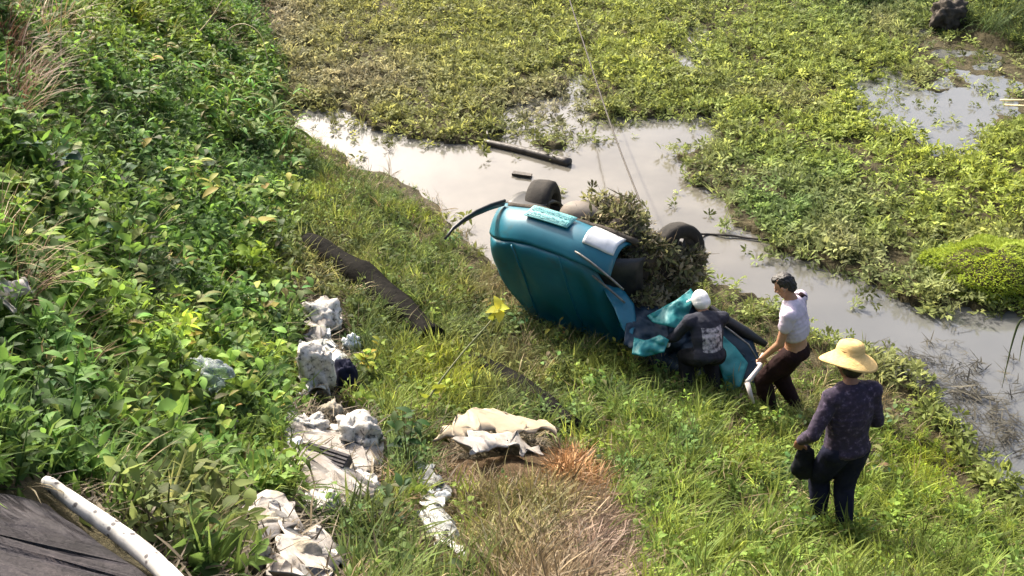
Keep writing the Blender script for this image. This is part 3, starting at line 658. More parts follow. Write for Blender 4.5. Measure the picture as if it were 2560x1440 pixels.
for s_, sg in (('L', 1), ('R', -1)):
    g_ = Geo(); hdv = dict(L=(-.2, .6, -.8), R=(-.4, .7, -.4))[s_]; pn = dict(L=(.5, .0, -.5), R=(0, -.2, -1))[s_]; hand_geo(g_, J3['wr' + s_], hdv, pn, sg, 1.0)
    g2 = remesh(g_, .006, 1); n_ = len(g2.vertices); co = np.empty(n_ * 3); no = np.empty(n_ * 3); g2.vertices.foreach_get('co', co); g2.vertices.foreach_get('normal', no); g2.vertices.foreach_set('co', co + no * .006); g2.update()
    link_mesh('glove', g2, M['white'], capm)
# ------------------------------------------------------------------ rubble, rubbish, logs on the bank
import bmesh
M['sack'] = simple_mat('grey_white_sack', [(.36, (.06, .06, .055)), (.46, (.40, .375, .34)), (.7, (.62, .59, .54))], 26, .8, .5, 22, .2, dist=.02, detail=9)
M['sheet'] = simple_mat('dirty_white_sheet', [(.30, (.17, .14, .11)), (.46, (.25, .225, .20)), (.70, (.38, .355, .33))], 9, .7, .5, 24, .25, dist=.015, detail=8)
M['torn_white'] = simple_mat('torn_white_plastic', [(.36, (.05, .05, .035)), (.43, (.36, .36, .32)), (.7, (.58, .58, .54))], 16, .6, .5, 30, .25, dist=.015, detail=6)
M['cream'] = simple_mat('cream_mat', [(.3, (.25, .20, .14)), (.6, (.33, .275, .20)), (.85, (.20, .14, .10))], 5, .85, .3, 40, .15, dist=.01)
M['rock'] = simple_mat('pale_rock', [(.25, (.10, .085, .045)), (.5, (.26, .23, .18)), (.75, (.42, .38, .31))], 6, .9, .8, 16, .15, dist=.03, detail=9)
M['foam'] = simple_mat('white_foam', [(.3, (.60, .62, .62)), (.7, (.76, .78, .78))], 5, .7, .1)
M['brick'] = simple_mat('dark_block', [(.3, (.045, .04, .042)), (.7, (.10, .09, .092))], 9, .85, .4, 30)
M['slab'] = simple_mat('weathered_slab', [(.25, (.018, .016, .018)), (.5, (.042, .037, .041)), (.68, (.068, .058, .062)), (.85, (.055, .040, .044))], 3.2, .8, .7, 11, .25, dist=.03, vec=(1, 1.5, 1), detail=10)
m, n, l, b = new_mat('whitewashed_pole'); v = coords(n, l, 1)
vo = n.new('ShaderNodeTexVoronoi'); vo.inputs['Scale'].default_value = 30; l.new(v, vo.inputs['Vector'])
r_ = n.new('ShaderNodeValToRGB'); e = r_.color_ramp.elements; e[0].position = .22; e[0].color = (.09, .08, .08, 1); e[1].position = .34; e[1].color = (.52, .50, .46, 1); l.new(vo.outputs['Distance'], r_.inputs[0])
nc, nf = noise_ramp(n, l, v, 7, [(.30, (.45, .42, .36)), (.5, (1, 1, 1))], 6); mx = n.new('ShaderNodeMix'); mx.data_type = 'RGBA'; mx.blend_type = 'MULTIPLY'; mx.inputs['Factor'].default_value = 1
l.new(r_.outputs[0], mx.inputs[6]); l.new(nc, mx.inputs[7]); l.new(mx.outputs[2], b.inputs['Base Color']); b.inputs['Roughness'].default_value = .7; bumpify(n, l, b, nf, .5, .01); M['pole'] = m
m, n, l, b = new_mat('clear_plastic'); b.inputs['Base Color'].default_value = (.75, .85, .85, 1); b.inputs['Roughness'].default_value = .12; b.inputs['Transmission Weight'].default_value = .82; b.inputs['IOR'].default_value = 1.2; M['clear'] = m

def rest(o):      # keep the origin at the base
    return o
def lump(name, px, py, w, d_, h, mat, label, cat, rough=.25, freq=3, rotz=0, seed=0, lift=-.02, group=None, sub=4, squash=2.4, parent=None):
    """a stone, sack or bundle: a full-bodied uneven solid, w, d_, h in photograph pixels at its distance, its base on the ground at a pixel"""
    p = gp(px, py); m_px = depth(p) / FPX; w, d_, h = w * m_px, d_ * m_px, h * m_px / .8; p.z += lift; bm = bmesh.new(); bmesh.ops.create_icosphere(bm, subdivisions=sub, radius=1)
    for q in bm.verts:
        c_ = q.co.copy(); e_ = 2 / squash
        c_ = Vector([math.copysign(abs(k) ** e_, k) for k in c_]); c_ *= 1 / max(1, c_.length * .8)
        a = float(fbm(q.co.x * freq + seed, q.co.y * freq + q.co.z * freq * .7 + seed, seed)) - .5; a2 = abs(float(fbm(q.co.x * freq * 2 + q.co.z * 2, q.co.y * freq * 2 - q.co.z * 3, seed + 4)) - .5)
        a3 = abs(float(fbm(q.co.x * freq * 3.1 - q.co.y * 2 + seed, q.co.z * freq * 3.1 + q.co.y * 3, seed + 9, 3)) - .5)
        c_ *= 1 + rough * (a * 1.6 - a2 * 1.8 - a3 * .5 + .16)
        q.co = (c_.x * w / 2, c_.y * d_ / 2, (c_.z + 1) * h / 2)
    me = bpy.data.meshes.new(name); bm.to_mesh(me); bm.free(); o = link_mesh(name, me, mat); o.location = p; o.rotation_euler = (0, 0, rotz)
    return tag(o, label, cat, group)
def sheet(name, poly, mat, label, cat, lift=.04, crumple=.06, freq=7, th=.008, seed=0, sub=4, dome=0, group=None):
    """a limp sheet lying over the bank, crumpled, with thickness"""
    pts = [gp(a, b_) for a, b_ in poly]; cen = sum(pts, Vector()) / len(pts); bm = bmesh.new()
    vs = [bm.verts.new(p - cen) for p in pts]; bm.faces.new(vs); bmesh.ops.triangulate(bm, faces=bm.faces[:])
    for _ in range(sub): bmesh.ops.subdivide_edges(bm, edges=bm.edges[:], cuts=1)
    rad = max(p.length for p in [q.co for q in bm.verts])
    xs = np.array([q.co.x + cen.x for q in bm.verts]); ys = np.array([q.co.y + cen.y for q in bm.verts]); gzz = ground_z(xs, ys)
    a = fbm(xs * freq, ys * freq, seed) - .5; rdg = .5 - np.abs(fbm(xs * freq * .8 + 7, ys * freq * .8, seed + 3) - .5) * 2.5
    for i, q in enumerate(bm.verts):
        r_ = q.co.length / rad
        q.co.z = max(q.co.z, gzz[i] - cen.z) + lift + crumple * (a[i] * 1.4 + rdg[i] * .8) + dome * max(0, 1 - r_ * r_)
        q.co.x += .05 * crumple / .06 * (float(vnoise(xs[i] * 14, ys[i] * 14, seed)) - .5); q.co.y += .05 * crumple / .06 * (float(vnoise(xs[i] * 14 + 9, ys[i] * 14, seed)) - .5)
    me = bpy.data.meshes.new(name); bm.to_mesh(me); bm.free(); o = link_mesh(name, me, mat); o.location = cen; solid(o, th, 1)
    return tag(o, label, cat, group)
def pole(name, pts, rads, mat, label, cat, n=12, wob=0, group=None):
    g_ = Geo(); p = bez(pts, 6); rr = np.interp(np.linspace(0, 1, len(p)), np.linspace(0, 1, len(rads)), rads)
    rr = rr * (1 + wob * (vnoise(np.arange(len(p)) * .9, np.zeros(len(p)), 3) - .5)); g_.tube(p, list(rr), n)
    return one_mesh(name, g_, mat, label, cat, group)

# dark logs half sunk in the grass
A, B = gp(770, 628, .07), gp(1078, 868, .045); md_ = gp(930, 735, .10)
g_ = Geo(); p = bez([A, (A + md_) / 2 + Vector((.0, .0, .03)), md_, (B + md_) / 2, B], 8); g_.tube(p, [.14 + .012 * math.sin(i * .6) + (.02 if i > 12 else 0) for i in range(len(p))], 18)
lg = one_mesh('log', g_, M['bark'], 'long charred black log lying in the grass left of the car', 'log')
pole('log', [gp(1180, 920, .04), gp(1290, 985, .045), gp(1430, 1088, .03)], [.13, .15, .12], M['bark'], 'dark brown log half buried in grass above the cream mat', 'log', 14, .25)
# floating log and debris
a_, b_ = Vector(on_z(1212., 356., .03)), Vector(on_z(1424., 408., .03)); g_ = Geo(); p = bez([a_, (a_ + b_) / 2 + Vector((.0, .03, .0)), b_], 8); g_.tube(p, [.05 + .02 * i / len(p) for i in range(len(p))], 12); g_.tube([a_ + Vector((.06, 0, .02)), a_ + Vector((.03, .12, .12))], [.025, .012], 6)
one_mesh('floating_log', g_, M['wetwood'], 'slim dark log floating on the stream behind the car', 'log')
pole('branch', [on_z(1690., 66., .05), on_z(1712., 88., .045), on_z(1732., 112., .05)], [.02, .03, .03], M['wetwood'], 'short dark branch sticking out of the far open water', 'branch', 8)
g_ = Geo(); c_ = Vector(on_z(1305., 436., .02)); g_.box(c_, (.13, .045, .015), Matrix.Rotation(-.35, 3, 'Z')); g_.box(c_ + Vector((.02, -.05, .012)), (.11, .012, .012), Matrix.Rotation(-.3, 3, 'Z'))
one_mesh('board', g_, M['wetwood'], 'small grey board floating just behind the upturned wheel', 'board', smooth=False)

# rubble column
lump('stone', 808, 818, 92, 80, 62, M['sack'], 'pale speckled stone at the top of the white rubble line', 'stone', .5, 1.6, .4, 3)
bx = gp(808, 850); g_ = Geo(); g_.box(bx + Vector((0, 0, .045)), (.068, .05, .045), Matrix.Rotation(.15, 3, 'Z')); o = one_mesh('foam_block', g_, M['foam'], 'small white box shaped foam block below the pale speckled stone', 'foam block', smooth=False)
bvm = o.modifiers.new('edge', 'BEVEL'); bvm.width = .008; bvm.segments = 2
lump('sack', 798, 988, 74, 66, 118, M['sack'], 'upright grey and white speckled sack standing in the weeds', 'sack', .6, 1.7, .1, 8, squash=3.2)
lump('bag', 868, 985, 62, 60, 88, M['navycloth'], 'dark lump standing for the shaded right side of the upright speckled sack', 'bag', .4, 2.2, .3, 12)  # dark solid added for the shaded side of the sack
lump('rag', 880, 882, 42, 30, 42, M['foam'], 'small bright white rag beside the yellow green bush', 'rag', .9, 2.2, .5, 15)
lump('scrap', 752, 978, 30, 20, 46, M['cream'], 'pale yellow scrap poking out left of the speckled sack', 'scrap', .5, 2, .2, 16)
sheet('plastic_sheet', [(708,1060),(745,1035),(790,1052),(800,1085),(870,1125),(940,1100),(955,1150),(932,1200),(945,1262),(900,1305),(850,1290),(760,1240),(695,1165)], M['sheet'], 'large torn dirty white sheet spread under the dark ridged block', 'plastic sheet', .05, .13, 4.5, .008, 5, 5)
lump('sack', 888, 1122, 112, 90, 78, M['sack'], 'lying grey white sack at the upper edge of the torn sheet', 'sack', .9, 1.7, -.4, 21)
lump('stone', 822, 1046, 62, 54, 40, M['rock'], 'cream coloured stone wedged above the torn white sheet', 'stone', .5, 2.0, .4, 23)
TR = [(772,1078,70,56,58,'sack','small crumpled white bag at the top left corner of the torn sheet'),(722,1135,64,50,44,'foam','crumpled white bag on the left edge of the torn sheet'),(905,1235,86,60,54,'sack','crumpled white bag on the right end of the torn sheet'),
      (800,1275,96,60,50,'sack','crumpled white bag on the lower rim of the torn sheet'),(872,1200,60,46,40,'rock','cream coloured lump right of the dark ridged block'),(928,1112,44,40,44,'sack','small white bag at the upper right corner of the torn sheet'),
      (838,930,44,34,56,'foam','narrow white plastic wisp beside the upright sack'),(700,1305,54,40,36,'sack','little crumpled bag just above the flat cream slab'),(1082,1268,58,46,54,'foam','bunched white plastic at the head of the ragged strip'),(1120,1372,66,52,50,'sack','bunched speckled plastic halfway down the ragged strip')]
for i_, (a, b_, w_, e_, h_, mt, lb) in enumerate(TR): lump('bag', a, b_, w_ * 1.2, e_ * 1.2, h_ * .62, M[mt], lb, 'bag', .95, 1.9, i_ * 1.3, 100 + i_ * 7, .0)
for nm_, pl_, mt_, lb_, sd_ in [('plastic_sheet', [(765,800),(800,765),(850,790),(862,830),(820,850),(800,880),(770,860)], 'sheet', 'crumpled white sheet round the foam block at the head of the rubbish trail', 131),
      ('plastic_sheet', [(740,900),(790,860),(850,880),(862,960),(830,1010),(760,1005)], 'torn_white', 'speckled torn sheet wrapped about the upright sack', 133),
      ('plastic_sheet', [(620,1300),(680,1270),(740,1310),(770,1360),(700,1390),(640,1370)], 'sheet', 'crumpled cream sheet among the stones at the lower left', 135),
      ('plastic_sheet', [(690,1400),(760,1350),(830,1380),(870,1440),(800,1500),(700,1480)], 'sheet', 'crumpled cream sheet under the rounded stone at the picture bottom', 137)]:
    sheet(nm_, pl_, M[mt_], lb_, 'plastic sheet', .07, .13, 6, .006, sd_, 4)
# ridged block
bp_ = gp(818, 1178); t_ = empty('ridged_block', bp_, 'dark grey ridged block lying on the torn white sheet', 'block', rot=(R(18), R(6), -.33))
g_ = Geo(); g_.box((0, 0, .10), (.135, .075, .045)); link_mesh('core', g_.mesh('core'), M['brick'], t_, smooth=False)
rm = Geo(); rm.box((0, 0, 0), (.132, .006, .008)); rme = rm.mesh('ridge'); rme.materials.append(M['brick'])
for k_ in range(6):
    o = bpy.data.objects.new('ridge', rme); COL.objects.link(o); o.parent = t_; o.location = (0, -.06 + k_ * .024, .150)
# lower rubble
for a in [(672,1352,104,80,66,'rock','flat cream stone slab leaning in the dead stalks below the sheet',.5,1.4,.6,31),(648,1428,66,74,84,'rock','pinkish narrow stone at the bottom of the rubble',.5,1.7,.1,33),
          (758,1436,112,90,84,'rock','largest rounded cream stone at the bottom of the rubble',.35,1.5,-.3,35),(838,1425,44,44,58,'sack','little pale stone right of the rounded cream stone',.5,2,.3,37),
          (1060,1425,48,42,36,'foam','small white lump at the foot of the torn plastic strip',.5,2,.2,38)]:
    lump('stone', *a[:5], M[a[5]], a[6], 'stone', a[7], a[8], a[9], a[10])
sheet('plastic_strip', [(1050,1195),(1080,1200),(1100,1240),(1118,1268),(1110,1310),(1130,1345),(1150,1390),(1160,1430),(1120,1420),(1090,1385),(1060,1350),(1030,1325),(1070,1300),(1078,1260),(1055,1225)], M['torn_white'], 'ragged white speckled plastic strip running down to the picture bottom', 'plastic strip', .10, .10, 9, .006, 41, 4)
# heap of dead grass with the mat and the cloth on it
hc = gp(1330, 1330)
t_ = empty('dead_grass_heap', hc, 'heap of dead brown and rusty grass in front of the cream mat', 'grass heap')
t_.rotation_euler = (0, 0, 0)
HEAP = [(1090,1165),(1200,1150),(1330,1140),(1440,1165),(1510,1225),(1545,1310),(1560,1480),(1480,1600),(1250,1600),(1170,1440),(1140,1280)]
hp_ = np.array([gp(a, b_) for a, b_ in HEAP]); hcen = np.array([hp_[:, 0].mean(), hp_[:, 1].mean()])
def in_heap(x, y):
    return inside(x, y, [tuple(p[:2]) for p in hp_])
q4 = q = np.array([hp_[:, 0].min(), hp_[:, 0].max(), hp_[:, 1].min(), hp_[:, 1].max()])
def heap_h(x, y):
    d_ = np.full(np.shape(x), 9.0)
    for i in range(len(hp_)):
        a, b_ = hp_[i, :2], hp_[(i + 1) % len(hp_), :2]; ab = b_ - a; tt = np.clip(((x - a[0]) * ab[0] + (y - a[1]) * ab[1]) / (ab @ ab), 0, 1)
        d_ = np.minimum(d_, np.hypot(x - a[0] - tt * ab[0], y - a[1] - tt * ab[1]))
    return np.where(in_heap(x, y), .24 * (1 - np.exp(-d_ / .25)) + .16 * (fbm(x * 5, y * 5, 44) - .5) * np.clip(d_ * 5, 0, 1), -.03)
xx = np.linspace(q[0] - .1, q[1] + .1, 60); yy = np.linspace(q[2] - .1, q[3] + .1, 60); XX, YY = np.meshgrid(xx, yy); ZZ = ground_z(XX, YY) + heap_h(XX, YY)
ii = np.arange(3600).reshape(60, 60); ff = np.stack([ii[:-1, :-1], ii[:-1, 1:], ii[1:, 1:], ii[1:, :-1]], -1).reshape(-1, 4)
me = bpy.data.meshes.new('core'); me.from_pydata((np.stack([XX, YY, ZZ], -1).reshape(-1, 3) - np.array(hc)).tolist(), [], ff.tolist()); me.update()
M['heapsoil'] = simple_mat('dead_thatch', [(.3, (.05, .032, .018)), (.6, (.12, .08, .045)), (.8, (.19, .13, .08))], 8, .95, .8, 40, .1, vec=(1, 3, 1), dist=.04); link_mesh('core', me, M['heapsoil'], t_)
HEAP_ROOT = t_
def drape(name, poly, mat, label, cat, lift, crumple, seed, th=.012, dome=0):
    o = sheet(name, poly, mat, label, cat, lift, crumple, 4, th, seed, 5, dome); return o
drape('mat', [(1092,1150),(1130,1128),(1180,1090),(1240,1077),(1300,1093),(1340,1112),(1392,1118),(1384,1146),(1310,1150),(1262,1166),(1236,1148),(1200,1146),(1168,1158),(1140,1150)], M['cream'], 'arched cream coloured mat draped over the top of the dead grass heap', 'mat', .15, .07, 61, .018, .12)
drape('cloth', [(1130,1196),(1176,1156),(1230,1160),(1290,1168),(1330,1188),(1352,1222),(1318,1218),(1262,1200),(1215,1212),(1170,1216)], M['sheet'], 'crumpled pinkish white cloth lying just under the cream mat', 'cloth', .27, .12, 63, .008)

# weathered slab and whitewashed pole, bottom left corner
SL = [(-500,1218),(30,1236),(120,1258),(190,1300),(262,1352),(335,1405),(412,1465),(560,1620),(-500,1620)]
f4 = np.array([gp(a, b_) for a, b_ in SL[1:7] + [(60, 1340), (160, 1420)]]); A_ = np.c_[f4[:, :2], np.ones(len(f4))]; co_, *_ = np.linalg.lstsq(A_, f4[:, 2] + .05, rcond=None)
def above(px, py, h_):      # a point a little above the slab's plane
    r_ = ray(px, py); t = (co_[0] * CAM[0] + co_[1] * CAM[1] + co_[2] + h_ - CAM[2]) / (r_[2] - co_[0] * r_[0] - co_[1] * r_[1]); return Vector(CAM + r_ * t)
sp_ = np.array([above(a, b_, 0) for a, b_ in SL])
bm = bmesh.new(); cen = Vector(sp_.mean(0)); vs = [bm.verts.new((p[0] - cen.x, p[1] - cen.y, p[0] * co_[0] + p[1] * co_[1] + co_[2] - cen.z)) for p in sp_]
bm.faces.new(vs); bmesh.ops.triangulate(bm, faces=bm.faces[:])
for _ in range(5): bmesh.ops.subdivide_edges(bm, edges=bm.edges[:], cuts=1)
for v_ in bm.verts: v_.co.z += .045 * (float(fbm((v_.co.x) * 2.2, v_.co.y * 4.5, 81)) - .62) - .03 * max(0, float(1 - abs(fbm(v_.co.x * 1.4 + 2, v_.co.y * 3.2, 83) - .5) * 22)); v_.co.y += .05 * (float(vnoise(v_.co.x * 9, v_.co.y * 9, 3)) - .5)
bm.normal_update()
if sum(f_.normal.z for f_ in bm.faces) < 0: bmesh.ops.reverse_faces(bm, faces=bm.faces[:])
me = bpy.data.meshes.new('slab'); bm.to_mesh(me); bm.free(); o = link_mesh('slab', me, M['slab']); o.location = cen; solid(o, .10, -1)
tag(o, 'weathered cracked grey slab at the roadside corner beside the whitewashed pole', 'slab')
pp_ = [above(112, 1200, .045), above(190, 1258, .045), above(262, 1308, .045), above(340, 1366, .045), above(402, 1420, .045), above(500, 1520, .045)]
g_ = Geo(); p = bez(pp_, 8); N_ = len(p)
g_.tube(p, [(.024 + .010 * min(1, i / 20)) * (1 + .10 * (float(vnoise(np.array([i * .5]), np.array([0.]), 5)[0]) - .5)) * (.75 if i == 0 else 1) for i in range(N_)], 14)
one_mesh('pole', g_, M['pole'], 'whitewashed pole with dark specks lying along the slab edge', 'pole')
# left margin rubbish
sheet('paper_scrap', [(-20,880),(20,858),(62,838),(90,846),(104,868),(76,884),(78,925),(52,912),(10,905)], M['sheet'], 'pale pinkish paper scrap at the left picture edge', 'paper', .30, .08, 8, .004, 71, 4)
lump('plastic_bag', 525, 1022, 128, 80, 62, M['clear'], 'clear crumpled plastic bag caught on the leaves', 'plastic bag', .6, 2.4, -.3, 73, .16)
lump('root_stump', 2365, 76, 90, 70, 62, M['rock2'] if 'rock2' in M else M['under'], 'muddy root stump in the dark hollow of the far bank', 'stump', .6, 2.2, .2, 77)
# ------------------------------------------------------------------ plants: prototypes for the countless ground cover
def proto_weed(k):
    r = random.Random(k); g = Geo()
    for i in range(9):
        az = r.uniform(0, 6.28); h = r.uniform(0, .05); rad = r.uniform(0, .05)
        v, f = leaf_strip(r.uniform(.05, .085), r.uniform(.022, .034), az, r.uniform(-.1, .75), r.uniform(.2, .9), (rad * math.cos(az), rad * math.sin(az), h), 2, [.4, 1, .08], .3, r.uniform(-.5, .5)); g.add(v, f)
    return g.mesh('weed_sprig')
def proto_grass(k, n=12, L0=.16, L1=.34, W=.009, el=1.25):
    r = random.Random(k); g = Geo()
    for i in range(n):
        az = r.uniform(0, 6.28); rad = r.uniform(0, .05)
        v, f = leaf_strip(r.uniform(L0, L1), W * r.uniform(.7, 1.3), az, el + r.uniform(-.5, .25), r.uniform(.5, 1.7), (rad * math.cos(az + 1), rad * math.sin(az + 1), -.02), 3, [.8, 1, .8, .05], .35); g.add(v, f)
    return g.mesh('grass_tuft')
def proto_herb(k):
    r = random.Random(k); g = Geo(); H = r.uniform(.12, .26)
    g.tube([(0, 0, -.03), (.01, 0, H * .5), (.02, .01, H)], [.004, .003, .002], 4)
    for i in range(13):
        az = i * 2.4 + r.uniform(-.6, .6); h = H * (i + 1) / 13; L_ = r.uniform(.035, .09) * (1.2 - .5 * i / 13)
        v, f = leaf_strip(L_, L_ * r.uniform(.30, .62), az, r.uniform(-.3, 1.1), r.uniform(.2, 1.4), (.015 * math.cos(az), .015 * math.sin(az), h), 3, r.choice(([.3, 1, .8, .05], [.5, .9, .5, .03], [.8, 1, .55, .02])), r.uniform(.1, .45), r.uniform(-.6, .6)); g.add(v, f)
    return g.mesh('herb_sprig')
def proto_litter(k):
    r = random.Random(k); g = Geo()
    for i in range(7):
        az = r.uniform(0, 6.28)
        v, f = leaf_strip(r.uniform(.08, .22), r.uniform(.006, .016), az, r.uniform(-.05, .25), r.uniform(-.2, .5), (r.uniform(-.08, .08), r.uniform(-.08, .08), r.uniform(.0, .03)), 2, [.8, 1, .3], .2); g.add(v, f)
    return g.mesh('litter')
def proto_set(label, makers, mat):
    c = bpy.data.collections.new(label)
    for i, me in enumerate(makers):
        me.materials.append(mat); me.polygons.foreach_set('use_smooth', [True] * len(me.polygons))
        c.objects.link(bpy.data.objects.new('%s_%02d' % (label, i), me))
    return c, len(makers)
P_WEED = proto_set('weed_sprig', [proto_weed(k) for k in range(5)], M['leaf_i'])
P_GRASS = proto_set('grass_tuft', [proto_grass(k) for k in range(4)], M['leaf_i'])
P_FINE = proto_set('fine_grass', [proto_grass(k, 14, .08, .18, .007, 1.1) for k in range(20, 23)], M['leaf_i'])
P_HERB = proto_set('herb_sprig', [proto_herb(k) for k in range(30, 35)], M['leaf_i'])
P_STRAW = proto_set('straw_tuft', [proto_grass(k, 14, .18, .42, .007, .8) for k in range(40, 44)], M['dry_i'])
P_LITTER = proto_set('litter', [proto_litter(k) for k in range(50, 54)], M['dry_i'])
def scatter(name, P, pset, scl, tint, label, tilt=.25, nrm=None):
    """one ground-cover object: a plant copied to many points by geometry nodes"""
    coll, k = pset; n = len(P)
    me = bpy.data.meshes.new(name); me.vertices.add(n); me.vertices.foreach_set('co', np.asarray(P, np.float32).ravel())
    rot = np.stack([rng.normal(0, tilt, n), rng.normal(0, tilt, n), rng.uniform(0, 6.28, n)], -1).astype(np.float32)
    for nm, ty, dat, key in (('rot', 'FLOAT_VECTOR', rot, 'vector'), ('tint', 'FLOAT_VECTOR', np.clip(tint, .004, .9).astype(np.float32), 'vector'), ('scl', 'FLOAT', np.asarray(scl, np.float32), 'value'), ('idx', 'INT', rng.integers(0, k, n).astype(np.int32), 'value')):
        a = me.attributes.new(nm, ty, 'POINT'); a.data.foreach_set(key, dat.ravel())
    o = bpy.data.objects.new(name, me); COL.objects.link(o)
    ng = bpy.data.node_groups.new('scatter_' + name, 'GeometryNodeTree')
    ng.interface.new_socket('Geometry', in_out='INPUT', socket_type='NodeSocketGeometry'); ng.interface.new_socket('Geometry', in_out='OUTPUT', socket_type='NodeSocketGeometry')
    N = ng.nodes; L = ng.links
    gi = N.new('NodeGroupInput'); go = N.new('NodeGroupOutput'); ip = N.new('GeometryNodeInstanceOnPoints'); ci = N.new('GeometryNodeCollectionInfo')
    ci.inputs['Collection'].default_value = coll; ci.inputs['Separate Children'].default_value = True; ci.inputs['Reset Children'].default_value = True
    def attr(nm, ty):
        q = N.new('GeometryNodeInputNamedAttribute'); q.data_type = ty; q.inputs['Name'].default_value = nm; return q.outputs['Attribute']
    e2r = N.new('FunctionNodeEulerToRotation'); L.new(attr('rot', 'FLOAT_VECTOR'), e2r.inputs[0])
    L.new(gi.outputs[0], ip.inputs['Points']); L.new(ci.outputs[0], ip.inputs['Instance']); ip.inputs['Pick Instance'].default_value = True
    L.new(attr('idx', 'INT'), ip.inputs['Instance Index']); L.new(e2r.outputs[0], ip.inputs['Rotation']); L.new(attr('scl', 'FLOAT'), ip.inputs['Scale']); L.new(ip.outputs[0], go.inputs[0])
    md = o.modifiers.new('scatter', 'NODES'); md.node_group = ng
    return tag(o, label, kind='stuff')
def lerp(a, b, t): return a * (1 - t[:, None]) + np.asarray(b)[None] * t[:, None]

# ---- floating weeds of the marsh
n = 150000
x = rng.uniform(-6.5, 13, n); y = rng.uniform(6.5, 26, n)
pxg, pyg, _ = project(np.stack([x, y, 0 * x], -1)); k = (pxg > -150) & (pxg < 2850) & (pyg > -220) & (bank_z(x, y) < .05)
x, y = x[k], y[k]; fe = (rng.normal(0, 26, len(x)) * (1 + 1.3 * (rng.random(len(x)) < .25)), rng.normal(0, 12, len(x)) * (1 + 1.3 * (rng.random(len(x)) < .25))); d, pxg, pyg = marsh_density(x, y, fe); d = np.where((d > .5) & (d < .515), .07, d)
edge = np.where(d < 0, .002, d)                                  # a few strays drift on the open stream
fringe = inside(pxg, pyg, [(1650, 690), (2100, 790), (2400, 940), (2700, 1300), (2100, 1300)])
bare = np.clip((fbm(x * 2.1, y * 1.5, 111) - .36) * 8, .35, 1) * np.clip((fbm(x * .8, y * .6, 113) - .30) * 7, .5, 1)
k = (rng.random(len(x)) < np.clip(edge * 1.15, 0, 1) * bare * .8) & ~(fringe & (d < 0))
x, y, d, pxg, pyg = x[k], y[k], d[k], pxg[k], pyg[k]
z = np.maximum(ground_z(x, y), 0) + rng.uniform(0, 1, len(x)) * .16 * fbm(x * 1.1, y * 1.1, 31) * (d > .5)
t = np.tile(np.array([[.155, .195, .045]]), (len(x), 1))
t = lerp(t, (.175, .185, .05), np.clip(1 - (pxg - 900) / 900, 0, 1) * .9)                       # olive on the left
t = lerp(t, (.23, .28, .04), .75 * blob(pxg, pyg, 2450, 500, 330, 180) + .5 * blob(pxg, pyg, 2100, 330, 260, 150) + .6 * blob(pxg, pyg, 1600, 130, 120, 90))
t = lerp(t, (.10, .165, .05), np.clip(.8 * blob(pxg, pyg, 1980, 520, 260, 140) + .6 * blob(pxg, pyg, 2300, 700, 250, 60) + .7 * blob(pxg, pyg, 2200, 20, 200, 60), 0, 1))
t = lerp(t, (.21, .20, .10), np.clip(fbm(x * .9, y * .9, 61) * 2.6 - 1.35, 0, 1) * .7)             # faded patches
t = lerp(t, (.22, .195, .125), .9 * np.clip(blob(pxg, pyg, 650, 60, 160, 90) + .8 * blob(pxg, pyg, 900, 215, 200, 50) + .8 * blob(pxg, pyg, 1380, 270, 110, 60), 0, 1))
t = np.where((d < .5)[:, None], t * .75 + .02, t)
t = t * (.45 + 1.1 * rng.random((len(x), 1)))
scatter('marsh_weeds', np.stack([x, y, z], -1), P_WEED, rng.uniform(.65, 1.35, len(x)), t, 'low carpet of small leaved water weeds over the marsh', .45)
# fine upright shoots among them
k = (rng.random(len(x)) < .16) & (d > .4)
scatter('marsh_grass', np.stack([x, y, z], -1)[k], P_FINE, rng.uniform(.8, 1.7, k.sum()), t[k] * 1.1, 'thin yellow green shoots standing in the marsh weeds', .3)

# ---- bank: grass, herbs, dead straw
n = 210000
x = rng.uniform(-9, 7, n); y = rng.uniform(1.2, 22, n)
bz = bank_z(x, y); z = ground_z(x, y); pxg, pyg, zc = project(np.stack([x, y, z], -1))
k = (bz > -.03) & (pxg > -350) & (pxg < 2900) & (pyg > -250) & (pyg < 1800) & (zc > 1.2)
x, y, z, bz, pxg, pyg = x[k], y[k], z[k], bz[k], pxg[k], pyg[k]
CLEAR = [[(690,1060),(760,1010),(930,1030),(980,1110),(960,1290),(760,1300)], [(1080,1150),(1200,1060),(1390,1120),(1350,1240),(1130,1230)],
         [(-900,1225),(40,1225),(110,1190),(200,1235),(360,1340),(540,1470),(680,1600),(680,2200),(-900,2200)], [(740,740),(870,760),(900,1010),(740,1010)],
         [(880,690),(930,690),(1080,840),(1040,870)], 
         [(1045,1220),(1130,1200),(1170,1440),(1040,1440)], [(600,1250),(740,1260),(880,1400),(900,1700),(560,1700)]]
clear = np.zeros(len(x), bool)
for q in CLEAR: clear |= inside(pxg, pyg, q)
MOUND = [(1150,1180),(1330,1130),(1470,1175),(1540,1300),(1560,1460),(1560,1650),(1330,1650),(1220,1400)]
mound = inside(pxg + 150 * (fbm(x * 3, y * 3, 151) - .5) + rng.normal(0, 22, len(x)), pyg + 110 * (fbm(x * 3, y * 3, 153) - .5) + rng.normal(0, 16, len(x)), MOUND)
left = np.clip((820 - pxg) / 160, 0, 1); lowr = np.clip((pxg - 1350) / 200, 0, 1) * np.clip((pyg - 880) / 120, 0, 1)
u = rng.random(len(x)); fade = np.clip(.15 + bz * 5, 0, 1); low = np.clip(.45 + bz * 1.6, .45, 1) * (1 - .35 * blob(pxg, pyg, 950, 430, 250, 110)); thin = np.clip((fbm(x * 2.6 + 3, y * 2.6, 121) - .33) * 8, .25, 1)
clump = fbm(x * 1.7, y * 1.7, 71); clump2 = fbm(x * 2.3 + 9, y * 2.3, 77)
t = np.tile(np.array([[.105, .14, .035]]), (len(x), 1))
t = lerp(t, (.10, .175, .032), left)
